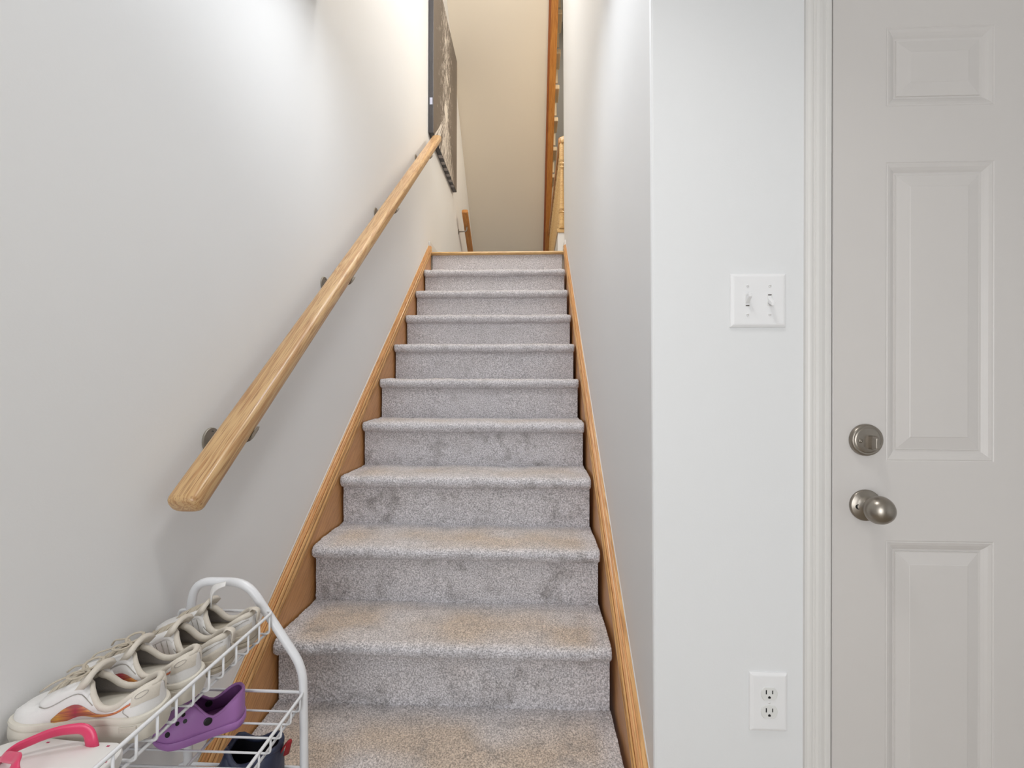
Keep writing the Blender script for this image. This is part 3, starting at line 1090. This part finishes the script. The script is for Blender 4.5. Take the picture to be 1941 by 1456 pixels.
def turned(h0, h1, r):
    h = h1 - h0
    pts = [(1.0, 0), (1.0, 0.16), (0.75, 0.17), (1.05, 0.185), (0.7, 0.2), (0.95, 0.22), (0.8, 0.3), (0.62, 0.55), (0.55, 0.68), (0.85, 0.70), (0.6, 0.715), (0.95, 0.74), (0.65, 0.76), (0.9, 0.78), (0.9, 1.0)]
    return [(r * a, h0 + h * t) for a, t in pts]


nv, nf = lathe_vf(turned(ZG + 0.012, 0.93, 0.024), 14, 'Z')
fix_normals(obj('newel_post', nv, nf, 'oak_pale', gr, smooth=False))
bv, bf = lathe_vf(turned(ZG + 0.012, 0.905, 0.017), 10, 'Z')
b0 = fix_normals(obj('baluster', bv, bf, 'oak_pale', gr, smooth=True))
b0.location = (0, 0.11, 0)
for i in range(1, 27):
    b1 = b0.copy()
    COL.objects.link(b1)
    b1.parent = gr
    b1.location = (0, 0.11 + 0.11 * i, 0)
V, F = rail_mesh(3.6, 0.056, 0.055, 0.006)
rr = fix_normals(obj('top_rail', V, F, 'oak_brown', gr, smooth=True))
rr.location = (0, -0.02, 0.93)
rr.rotation_euler = (0, 0, PI / 2)
# return of the rail to the wall end
V, F = rail_mesh(0.16, 0.056, 0.055, 0.006)
r3 = fix_normals(obj('rail_return', V, F, 'oak_pale', gr, smooth=True))
r3.location = (-0.012, -0.006, 0.925)
r3.rotation_euler = (Matrix.Rotation(-0.1, 4, 'Z') @ Matrix.Rotation(-0.35, 4, 'Y')).to_euler()


# ------------------------------------------------------------------ shoe rack
RY0, RY1 = 0.99, 0.36
rack = thing('shoe_rack', 'white wire shoe rack with sloping tube frame by the left wall', 'shoe rack', (-0.61, 0.675, 0))
ro_ = Vector((-0.61, 0.675, 0))
for y in (RY0, RY1):
    pts = [(-0.735, y, 0), (-0.735, y, 0.60), (-0.720, y, 0.692), (-0.606, y, 0.692), (-0.484, y, 0.512), (-0.482, y, 0.40), (-0.478, y, 0.0)]
    p = [Vector(a) - ro_ for a in bend(pts, 0.036, 6)]
    tube('end_frame', p, 0.0088, 'wire', rack, n=14)
for (zt, zb, xb, xf, ph) in ((0.632, 0.592, -0.753, -0.547, 0.0), (0.463, 0.433, -0.752, -0.480, 0.01), (0.303, 0.273, -0.752, -0.478, 0.02)):
    ya, yb = RY0 - 0.004, RY1 + 0.004
    loop = bend([(xb, (ya + yb) / 2, zb), (xb, ya, zb), (xb, ya, zt), (xf, ya, zt), (xf, yb, zt), (xb, yb, zt), (xb, yb, zb), (xb, (ya + yb) / 2 - 0.001, zb)], 0.012, 4)
    parts = [tube_vf([Vector(a) - ro_ for a in loop], 0.0031, 8)]
    for xx in (xf + (-0.012), (xb + xf) / 2, xb + 0.02):
        parts.append(tube_vf([Vector((xx, ya + 0.002, zb - 0.0042)) - ro_, Vector((xx, yb, zb - 0.0042)) - ro_], 0.0026, 8))
    V, F = join_vf(parts)
    sh = obj('shelf', V, F, 'wire', rack, smooth=True)
    first = None
    yy = 0.972 - ph * 0.3
    while yy > RY1 + 0.02:
        if first is None:
            p = bend([(xb, 0, zb), (xf, 0, zb), (xf, 0, zt)], 0.008, 3)
            v, f = tube_vf([Vector(a) - Vector((ro_.x, 0, 0)) for a in p], 0.0021, 6)
            first = obj('cross_wire', v, f, 'wire', sh, smooth=True)
            c = first
        else:
            c = first.copy()
            COL.objects.link(c)
            c.parent = sh
        c.location = (0, yy - ro_.y, 0)
        yy -= 0.0372


# ------------------------------------------------------------------ shoes
def cint(pts, t):
    """smooth interpolation through control points"""
    xs = [p[0] for p in pts]
    ys = [p[1] for p in pts]
    if t <= xs[0]:
        return ys[0]
    for i in range(len(xs) - 1):
        if t <= xs[i + 1]:
            u = (t - xs[i]) / (xs[i + 1] - xs[i])
            m0 = (ys[i + 1] - ys[i - 1]) / (xs[i + 1] - xs[i - 1]) if i > 0 else (ys[1] - ys[0]) / (xs[1] - xs[0])
            m1 = (ys[i + 2] - ys[i]) / (xs[i + 2] - xs[i]) if i + 2 < len(xs) else (ys[i + 1] - ys[i]) / (xs[i + 1] - xs[i])
            d = xs[i + 1] - xs[i]
            return ((2 * u ** 3 - 3 * u ** 2 + 1) * ys[i] + (u ** 3 - 2 * u ** 2 + u) * d * m0
                    + (-2 * u ** 3 + 3 * u ** 2) * ys[i + 1] + (u ** 3 - u ** 2) * d * m1)
    return ys[-1]


class Last:
    """foot-shaped surface: x from heel (0) to toe (L), side -1/+1, q from sole edge (0) to the top edge (1)"""

    def __init__(s, L, W, z0, H, wc, tc0, to, te, gap=0.009, hand=1, pw=0.62, pz=0.75):
        s.L, s.W, s.z0, s.H, s.wc, s.tc0, s.to, s.te, s.gap, s.hand, s.pw, s.pz = L, W, z0, H, wc, tc0, to, te, gap, hand, pw, pz

    def w(s, t):
        a = cint([(0.0, 0.90), (0.15, 0.93), (0.32, 0.90), (0.5, 0.93), (0.68, 1.0), (0.8, 0.98), (1.0, 0.80)], t)
        r = 1.0
        if t < 0.13:
            r = math.sqrt(max(0, 1 - ((0.13 - t) / 0.13) ** 2))
        if t > 0.78:
            r = math.sqrt(max(0, 1 - ((t - 0.78) / 0.22) ** 2))
        return s.W * a * r

    def c(s, t):
        return s.hand * s.W * 0.22 * (math.sin(PI * min(1, t) ** 1.6) * 0.6 - 0.35 * t)

    def ye(s, t):
        if t <= s.tc0 or t >= s.te:
            return 0.0
        tm = (s.tc0 + s.to) / 2
        r = (s.to - s.tc0) / 2
        e = 0
        if abs(t - tm) < r:
            e = s.wc * (1 - abs((t - tm) / r) ** 2.4) ** 0.5
        g = 0
        if t > tm:
            g = s.gap * min(1, (s.te - t) / (s.te - s.to) * 1.6) ** 0.7
        return max(e, g)

    def P(s, t, side, q, off=0.0):
        w, h, ye = s.w(t), cint(s.H, t), s.ye(t)
        ye = min(ye, w * 0.92)
        a = q * PI / 2
        y = ye + (w - ye) * max(0.0, math.cos(a)) ** s.pw
        z = s.z0 + (h - s.z0) * math.sin(a) ** s.pz
        v = Vector((t * s.L, s.c(t) + side * y, z))
        if off:
            d = 0.004
            q1, q0 = min(1, q + 0.02), max(0, q - 0.02)
            t1, t0 = min(1, t + d), max(0, t - d)
            a_ = s.P(t, side, q1) - s.P(t, side, q0)
            b_ = s.P(t1, side, q) - s.P(t0, side, q)
            n = b_.cross(a_) * side
            n = -n
            if n.length > 0:
                n.normalize()
                if n.y * side < -0.2:
                    n = -n
                v = v + n * off
        return v

    def upper(s, name, m, lining, parent, thick=0.003, nT=44, nQ=9):
        ts = [0.5 - 0.5 * math.cos(PI * i / nT) for i in range(nT + 1)]
        ts = sorted(set(ts + [s.tc0 + 1e-4, s.te - 1e-4]))
        V, F = [], []
        for side in (-1, 1):
            k = len(V)
            for t in ts:
                for j in range(nQ + 1):
                    V.append(s.P(t, side, j / nQ))
            for i in range(len(ts) - 1):
                for j in range(nQ):
                    a, b = k + i * (nQ + 1) + j, k + i * (nQ + 1) + j + 1
                    c, d = b + nQ + 1, a + nQ + 1
                    F.append((a, b, c, d) if side > 0 else (d, c, b, a))
        o = obj(name, V, F, m, parent, smooth=True, mats=[m, lining])
        fix_normals(o, 2e-4)
        # make normals face outwards (away from the foot's axis)
        me = o.data
        tot = 0
        for p in me.polygons:
            cc = p.center
            tot += p.normal.dot(cc - Vector((cc.x, s.c(cc.x / s.L), s.z0)))
        if tot < 0:
            me.flip_normals()
        md = o.modifiers.new('solid', 'SOLIDIFY')
        md.thickness = thick
        md.offset = -1
        md.material_offset = 1
        md.material_offset_rim = 0
        return o

    def collar(s, name, m, parent, r=0.0045):
        ts = [s.tc0 + (s.to - s.tc0) * (0.5 - 0.5 * math.cos(PI * i / 16)) for i in range(17)]
        p = [s.P(t, -1, 1) for t in reversed(ts)] + [s.P(t, 1, 1) for t in ts[1:]]
        p = [a + Vector((0, 0, -0.001)) for a in p]
        return tube(name, p, r, m, parent, n=10)

    def outline(s, scale, n=30, grow=0.0):
        ts = [0.5 - 0.5 * math.cos(PI * i / n) for i in range(n + 1)]
        a = [(t * s.L + (t - 0.5) * 2 * grow, s.c(t) - (s.w(t) * scale + (grow if 0 < t < 1 else 0))) for t in ts]
        b = [(t * s.L + (t - 0.5) * 2 * grow, s.c(t) + (s.w(t) * scale + (grow if 0 < t < 1 else 0))) for t in reversed(ts[1:-1])]
        return a + b

    def sole(s, name, m, parent, rings, toe_spring=0.006):
        V, F = [], []
        n = None
        for g, z in rings:
            ol = s.outline(1.0, grow=g)
            n = len(ol)
            for x, y in ol:
                t = x / s.L
                lift = toe_spring * max(0, (t - 0.72) / 0.28) ** 2
                V.append((x, y, z + lift * (1 - z / max(1e-6, rings[-1][1])) if z < rings[-1][1] else z))
        for k in range(len(rings) - 1):
            F += [(k * n + i, k * n + (i + 1) % n, k * n + n + (i + 1) % n, k * n + n + i) for i in range(n)]
        F += [tuple(range(n)), tuple((len(rings) - 1) * n + i for i in range(n))]
        o = fix_normals(obj(name, V, F, m, parent, smooth=True), 1e-6)
        o.data.set_sharp_from_angle(angle=math.radians(38))
        return o

    def patch(s, name, m, parent, t0, t1, qlo, qhi, side, off=0.0012, nt=16, nq=4):
        """overlay on the outside of the upper between q curves (functions of t)"""
        V, F = [], []
        for i in range(nt + 1):
            t = t0 + (t1 - t0) * i / nt
            a, b = qlo(t), qhi(t)
            for j in range(nq + 1):
                e = 0.25 if (j in (0, nq) or i in (0, nt)) else 1.0
                V.append(s.P(t, side, a + (b - a) * j / nq, off * e))
        for i in range(nt):
            for j in range(nq):
                a = i * (nq + 1) + j
                F.append((a, a + 1, a + nq + 2, a + nq + 1))
        return fix_normals(obj(name, V, F, m, parent, smooth=True), 0)

    def line(s, name, m, parent, tq, side, r=0.0005, off=0.0004):
        return tube(name, [s.P(t, side, q, off) for t, q in tq], r, m, parent, n=6)

    def tongue(s, name, m, parent, top, wid=0.018, back=0.05):
        V, F = [], []
        n = 12
        t_end = s.to - back
        for i in range(n + 1):
            u = i / n
            t = s.te + (t_end - s.te) * u
            z = cint(s.H, max(t, s.to)) - 0.003
            if t < s.to + 0.06:
                k = (s.to + 0.06 - t) / (0.06 + back)
                z = z + (top - cint(s.H, s.to) + 0.003) * k ** 1.2
            ww = wid * (0.7 + 0.5 * u)
            for j in range(7):
                a = -1 + 2 * j / 6
                V.append((t * s.L, s.c(t) + a * ww, z - 0.010 * a * a))
        for i in range(n):
            for j in range(6):
                a = i * 7 + j
                F.append((a, a + 1, a + 8, a + 7))
        o = obj(name, V, F, m, parent, smooth=True)
        md = o.modifiers.new('solid', 'SOLIDIFY')
        md.thickness = 0.008
        md.offset = 0
        return o

    def laces(s, m, parent, n=6, r=0.0026):
        t0, t1 = s.to + 0.015, s.te - 0.04
        for i in range(n):
            ta = t0 + (t1 - t0) * i / (n - 1)
            tb = ta + (0.035 if i % 2 else -0.0)
            pts = []
            for k in range(9):
                u = -1 + 2 * k / 8
                t = ta + (tb - ta) * (k / 8)
                g = s.ye(t) + 0.010
                z = cint(s.H, t) + 0.0035 - 0.006 * u * u
                pts.append((t * s.L, s.c(t) + u * g, z))
            tube('lace', pts, r, m, parent, n=8, flat=0.5)
            if i < n - 1:
                # crossing strand
                pts = []
                tb = ta + (t1 - t0) / (n - 1)
                for k in range(7):
                    u = -1 + 2 * k / 6
                    t = ta + (tb - ta) * (k / 6)
                    pts.append((t * s.L, s.c(t) + u * (s.ye(t) + 0.008), cint(s.H, t) + 0.0055 - 0.006 * u * u))
                tube('lace', pts, r * 0.9, m, parent, n=8, flat=0.5)
        return t0


def bow(s, m, parent, t, seed, spread=0.03):
    rr = random.Random(seed)
    base = Vector((t * s.L, s.c(t), cint(s.H, t) + 0.006))
    for sd in (-1, 1):
        pts = []
        for k in range(11):
            a = 2 * PI * k / 10
            pts.append(base + Vector((0.012 * math.sin(a) + 0.004 * k / 10, sd * (0.014 - 0.014 * math.cos(a)) * spread / 0.03, 0.004 * math.sin(a * 0.5) + 0.002)))
        tube('lace_loop', pts, 0.0024, m, parent, n=8, flat=0.55)
        e = [base, base + Vector((0.01, sd * 0.012, 0.004)), base + Vector((0.03 + 0.01 * rr.random(), sd * 0.02, -0.002)), base + Vector((0.045, sd * 0.024, -0.012))]
        tube('lace_end', bend(e, 0.02, 4), 0.0022, m, parent, n=8, flat=0.6)


def platform_sneaker(loc, rotz, hand, label):
    s = thing('sneaker', label, 'shoe', loc, rotz, 'white sneakers with flame stripe')
    H = [(0, 0.070), (0.05, 0.074), (0.14, 0.066), (0.25, 0.052), (0.37, 0.054), (0.49, 0.082), (0.57, 0.082), (0.70, 0.071), (0.80, 0.061), (0.92, 0.054), (1.0, 0.044)]
    l = Last(0.197, 0.0345, 0.032, H, 0.0275, 0.030, 0.49, 0.78, gap=0.011, hand=hand)
    l.upper('upper', 'sneaker_white', 'sneaker_lining', s)
    l.sole('sole', 'sneaker_sole', s, [(-0.002, 0.0), (0.0025, 0.003), (0.0045, 0.012), (0.0042, 0.024), (0.0036, 0.029), (0.0026, 0.0297), (0.0026, 0.0307), (0.0038, 0.0315), (0.0042, 0.0345), (0.0032, 0.038), (0.0006, 0.0390)])
    l.collar('collar', 'sneaker_beige', s, 0.0046)
    l.tongue('tongue', 'sneaker_beige', s, 0.100, 0.024)
    for sd in (-1, 1):
        st = l.patch('stripe', M['stripe'], s, 0.13, 0.66, lambda t: cint([(0.13, 0.40), (0.30, 0.25), (0.45, 0.12), (0.60, 0.02), (0.68, 0.0)], t), lambda t: cint([(0.13, 0.50), (0.30, 0.40), (0.45, 0.32), (0.58, 0.25), (0.70, 0.02)], t), sd, 0.0012, 22, 4)
        l.patch('heel_counter', 'sneaker_beige', s, 0.004, 0.13, lambda t: 0.30 + 0.1 * t, lambda t: 0.985, sd, 0.0018, 10, 6)
        l.patch('eyelet_stay', 'sneaker_white', s, l.to - 0.05, l.te, lambda t: cint([(0.40, 0.66), (0.55, 0.52), (0.70, 0.42), (0.78, 0.66)], t), lambda t: 0.985, sd, 0.0024, 16, 5)
        l.line('stitch', 'seam', s, [(0.40 + 0.36 * i / 14, cint([(0.40, 0.63), (0.55, 0.49), (0.70, 0.39), (0.78, 0.6)], 0.40 + 0.36 * i / 14)) for i in range(15)], sd)
        l.line('stitch', 'seam', s, [(0.14 + 0.0 + 0.04 * math.sin(PI * i / 12), 0.08 + 0.40 * i / 12) for i in range(13)], sd)
    # heel emblem: a small stitched ring
    for sd in (-1, 1):
        l.line('heel_emblem', 'seam', s, [(0.075 + 0.030 * math.cos(2 * PI * i / 18), 0.62 + 0.105 * math.sin(2 * PI * i / 18)) for i in range(19)], sd, 0.0005, 0.0020)
    # moulded plate on the sidewall of the sole
    ol = l.outline(1.0, n=30, grow=0.0046)
    n = len(ol)
    for rng_ in ((5, 9), (n - 9, n - 5)):
        ps = [Vector((ol[i][0], ol[i][1], 0.0)) for i in range(rng_[0], rng_[1])]
        V, F = [], []
        for p in ps:
            nrm = Vector((0, p.y - l.c(p.x / l.L), 0)).normalized() * 0.0012
            V += [p + Vector((0, 0, 0.019)), p + nrm + Vector((0, 0, 0.0195)), p + nrm + Vector((0, 0, 0.0275)), p + Vector((0, 0, 0.028))]
        k = len(ps)
        for i in range(k - 1):
            for j in range(3):
                F.append((i * 4 + j, i * 4 + j + 1, i * 4 + j + 5, i * 4 + j + 4))
        F += [(0, 1, 2, 3), tuple((k - 1) * 4 + j for j in (3, 2, 1, 0))]
        fix_normals(obj('sole_plate', V, F, 'sneaker_beige', s))
    l.laces('lace', s, 6, 0.0028)
    bow(l, 'lace', s, l.to + 0.05, hand + 5)
    # insole
    ol = l.outline(0.86)
    obj('insole', [(x, y, l.z0 + 0.004) for x, y in ol], [tuple(range(len(ol)))], 'sneaker_lining', s)
    return s


def runner(loc, rotz, hand, label, strap=False):
    s = thing('sneaker', label, 'shoe', loc, rotz, 'beige and white running shoes')
    H = [(0, 0.056), (0.05, 0.060), (0.14, 0.052), (0.25, 0.038), (0.36, 0.041), (0.48, 0.072), (0.57, 0.070), (0.70, 0.058), (0.80, 0.050), (0.92, 0.043), (1.0, 0.033)]
    l = Last(0.194, 0.0350, 0.022, H, 0.0285, 0.030, 0.48, 0.78, gap=0.011, hand=hand)
    l.upper('upper', 'sneaker_white', 'sneaker_lining', s)
    l.sole('sole', 'sole_grey', s, [(-0.002, 0.0), (0.003, 0.003), (0.0055, 0.010), (0.0045, 0.014), (0.0030, 0.0145), (0.0045, 0.0155), (0.0055, 0.021), (0.0035, 0.027), (0.0005, 0.028)])
    l.collar('collar', 'sneaker_beige', s, 0.0058)
    l.tongue('tongue', 'sneaker_beige', s, 0.090, 0.024)
    for sd in (-1, 1):
        l.patch('heel_overlay', 'sneaker_beige', s, 0.004, 0.30, lambda t: 0.02, lambda t: cint([(0.0, 0.40), (0.1, 0.26), (0.3, 0.14)], t), sd, 0.0020, 12, 5)
        l.patch('side_overlay', 'sneaker_white', s, 0.10, 0.42, lambda t: cint([(0.1, 0.52), (0.25, 0.30), (0.42, 0.22)], t), lambda t: cint([(0.1, 0.74), (0.25, 0.60), (0.42, 0.46)], t), sd, 0.0017, 14, 5)
        l.patch('eyelet_stay', 'sneaker_white', s, l.to - 0.04, l.te, lambda t: cint([(0.40, 0.66), (0.55, 0.50), (0.70, 0.42), (0.78, 0.66)], t), lambda t: 0.985, sd, 0.0024, 16, 5)
        l.patch('toe_overlay', 'sneaker_white', s, 0.62, 0.97, lambda t: 0.02, lambda t: 0.30, sd, 0.0015, 14, 4)
        l.line('stitch', 'seam', s, [(0.02 + 0.19 * i / 14, cint([(0.0, 0.60), (0.1, 0.46), (0.21, 0.34)], 0.02 + 0.19 * i / 14)) for i in range(15)], sd)
        l.line('stitch', 'seam', s, [(0.10 + 0.32 * i / 14, cint([(0.1, 0.78), (0.25, 0.64), (0.42, 0.5)], 0.10 + 0.32 * i / 14)) for i in range(15)], sd)
        for dt in (0.0, 0.05, 0.10):
            l.line('stitch', 'seam', s, [(0.44 + dt + 0.05 * i / 8, 0.16 + 0.36 * i / 8) for i in range(9)], sd)
    # pull tab at the heel
    c0 = l.c(0)
    V, F = tube_vf(bend([(0.010, c0, 0.058), (0.004, c0, 0.071), (-0.010, c0, 0.067), (-0.007, c0, 0.046)], 0.008, 4), 0.0065, 8, flat=0.28, up=(1, 0, 0.3))
    obj('pull_tab', V, F, 'sneaker_beige', s, smooth=True)
    l.laces('lace', s, 5, 0.0028)
    if strap:
        # long tongue loop standing up
        b = Vector((0.40 * l.L, l.c(0.4), 0.088))
        pts = bend([b + Vector((0.008, 0, -0.012)), b + Vector((0.004, 0.004, 0.018)), b + Vector((-0.010, 0.010, 0.030)), b + Vector((-0.030, 0.014, 0.037))], 0.02, 5)
        V, F = tube_vf(pts, [0.0125 - 0.0075 * (i / (len(pts) - 1)) for i in range(len(pts))], 8, flat=0.16, up=(1, 0.8, 0.2))
        obj('tongue_strap', V, F, 'sneaker_white', s, smooth=True)
    ol = l.outline(0.86)
    obj('insole', [(x, y, l.z0 + 0.004) for x, y in ol], [tuple(range(len(ol)))], 'sneaker_lining', s)
    return s


ZS = 0.5945
runner((-0.557, 0.934, ZS), PI + 0.06, 1, 'beige and white running shoe with upright tongue strap, farthest along the rack', strap=True)
runner((-0.557, 0.854, ZS), PI + 0.08, -1, 'beige and white running shoe second from the tube frame of the rack')
platform_sneaker((-0.557, 0.774, ZS), PI + 0.12, 1, 'white platform sneaker with orange stripe between its mate and the running shoe')
platform_sneaker((-0.558, 0.698, ZS), PI + 0.15, -1, 'white platform sneaker with flame stripe next to the white flip-flop')


def flip_flop():
    s = thing('flip_flop', 'white flip-flop with glossy pink thong strap at front of the rack', 'sandal', (-0.5515, 0.598, ZS), PI + 0.02)
    l = Last(0.203, 0.046, 0.02, [(0, 0.02), (1, 0.02)], 0.02, 0.1, 0.5, 0.7, hand=-1)
    # footbed with a raised arch and heel cup
    rings = [(-0.004, 0.0), (0.0, 0.003), (0.001, 0.012), (0.0, 0.019), (-0.003, 0.0208)]
    l.sole('footbed', 'flop', s, rings, 0.0)
    # strap: one broad band from the far edge over the instep to the toe post, the other from the near edge
    for sd, ax in ((-1, 0.052), (1, 0.080)):
        t = ax / l.L
        a = Vector((ax, l.c(t) + sd * (l.w(t) * 0.80), 0.017))
        pts = bend([a, a + Vector((0.010, sd * 0.004, 0.026)), Vector((0.098, l.c(0.5) + sd * 0.024, 0.046)), Vector((0.138, l.c(0.7) + sd * 0.006, 0.034)), Vector((0.150, l.c(0.75), 0.018))], 0.03, 8)
        n = len(pts)
        rad = [0.0095 - 0.0050 * (i / (n - 1)) for i in range(n)]
        V, F = tube_vf(pts, rad, 12, flat=0.38)
        obj('strap', V, F, 'pink', s, smooth=True)
    tube('toe_post', [(0.150, l.c(0.75), 0.016), (0.149, l.c(0.75), 0.026)], 0.0042, 'pink', s, n=10)
    # small printed marks along the rim
    for i, t in enumerate((0.02, 0.12, 0.20, 0.56, 0.66, 0.74)):
        y = l.c(t) - l.w(t) * 0.80 * (0.4 if t < 0.05 else 1)
        box('print_mark', (t * l.L - 0.002 + 0.006, y - 0.0012, 0.0207), (t * l.L + 0.002 + 0.006, y + 0.0012, 0.0211), 'flop_mark', s)
    for t, k in ((0.40, 0.2), (0.32, 0.3)):
        box('print_mark', (t * l.L - 0.002, l.c(t) + k * l.W, 0.0207), (t * l.L + 0.002, l.c(t) + k * l.W + 0.002, 0.0211), 'flop_mark', s)
    return s


flip_flop()


def clog():
    s = thing('clog', 'small purple foam clog with black rivets on the middle rack shelf', 'shoe', (-0.582, 0.945, 0.4355), PI + 0.58)
    H = [(0, 0.062), (0.06, 0.064), (0.15, 0.058), (0.28, 0.045), (0.38, 0.041), (0.47, 0.052), (0.57, 0.066), (0.66, 0.060), (0.78, 0.050), (0.90, 0.040), (1.0, 0.026)]
    l = Last(0.150, 0.036, 0.014, H, 0.0305, 0.02, 0.60, 0.62, gap=0.001, hand=1, pw=0.55, pz=0.8)
    l.upper('upper', 'purple', 'purple_dark', s, thick=0.004)
    l.sole('sole', 'purple', s, [(-0.004, 0.0), (0.0, 0.002), (0.0022, 0.008), (0.0022, 0.015), (0.001, 0.0170), (0.0, 0.0172)], 0.004)
    l.collar('collar', 'purple', s, 0.0028)
    ol = l.outline(0.84)
    obj('footbed', [(x, y, l.z0 + 0.005) for x, y in ol], [tuple(range(len(ol)))], 'purple_dark', s)
    for sd in (-1, 1):
        a = l.P(0.42, sd, 0.44, 0.0)
        b = l.P(0.42, sd, 0.44, 0.0022)
        nrm = (b - a).normalized()
        v, f = lathe_vf([(0.0, 0.0), (0.0072, 0.0), (0.0070, 0.0016), (0.005, 0.0024), (0.0, 0.0024)], 20, 'Z')
        q = nrm.to_track_quat('Z', 'Y').to_matrix()
        o = obj('rivet', [q @ Vector(x) + a for x in v], f, 'rivet', s, smooth=False)
        # inner side of the rivet
        obj('rivet', [q @ Vector((x[0] * 0.9, x[1] * 0.9, -0.0042 - x[2])) + a for x in v], f, 'rivet', s)
    # vent holes on the toe
    for t, qd in ((0.68, 0.74), (0.74, 0.56), (0.76, 0.88), (0.82, 0.70), (0.89, 0.55), (0.84, 0.32), (0.66, 0.48)):
        for sd in (-1, 1):
            a = l.P(t, sd, qd, 0.0)
            b = l.P(t, sd, qd, 0.002)
            nrm = (b - a).normalized() if (b - a).length > 1e-6 else Vector((0, 0, 1))
            qm = nrm.to_track_quat('Z', 'Y').to_matrix()
            r_ = 0.0036 if qd > 0.4 else 0.0048
            v, f = lathe_vf([(0.0, 0.0), (r_, 0.0), (r_ * 0.96, 0.0005), (0.0, 0.0005)], 14, 'Z')
            obj('vent_hole', [qm @ Vector(x) + a for x in v], f, 'rivet', s)
    # pale stud inside the heel
    v, f = lathe_vf([(0.0, 0.0), (0.0055, 0.0), (0.0045, 0.002), (0.0, 0.0028)], 16, 'Z')
    obj('stud', [Vector(x) + Vector((0.062, -0.004, 0.0195)) for x in v], f, 'pink_white', s, smooth=True)
    return s


clog()


def boot():
    s = thing('boot', 'small navy blue boot with red pull tab on the low rack shelf', 'shoe', (-0.497, 0.930, 0.2755), PI + 0.10)
    H = [(0, 0.118), (0.06, 0.122), (0.16, 0.118), (0.30, 0.108), (0.42, 0.110), (0.54, 0.128), (0.62, 0.105), (0.72, 0.075), (0.85, 0.058), (1.0, 0.036)]
    l = Last(0.175, 0.044, 0.02, H, 0.038, 0.02, 0.58, 0.60, gap=0.001, hand=1, pw=0.5, pz=0.9)
    l.upper('upper', 'navy', 'navy_in', s, thick=0.004)
    l.sole('sole', 'navy_in', s, [(-0.003, 0.0), (0.002, 0.003), (0.004, 0.012), (0.003, 0.02), (0.0, 0.0215)])
    l.collar('collar', 'navy', s, 0.0055)
    V, F = tube_vf(bend([(0.004, l.c(0), 0.100), (-0.006, l.c(0), 0.118), (-0.016, l.c(0) + 0.002, 0.128), (-0.008, l.c(0), 0.098)], 0.006, 4), 0.006, 8, flat=0.3, up=(1, 0, 0))
    obj('pull_tab', V, F, 'red', s, smooth=True)
    ol = l.outline(0.84)
    obj('insole', [(x, y, l.z0 + 0.006) for x, y in ol], [tuple(range(len(ol)))], 'navy_in', s)
    return s


boot()
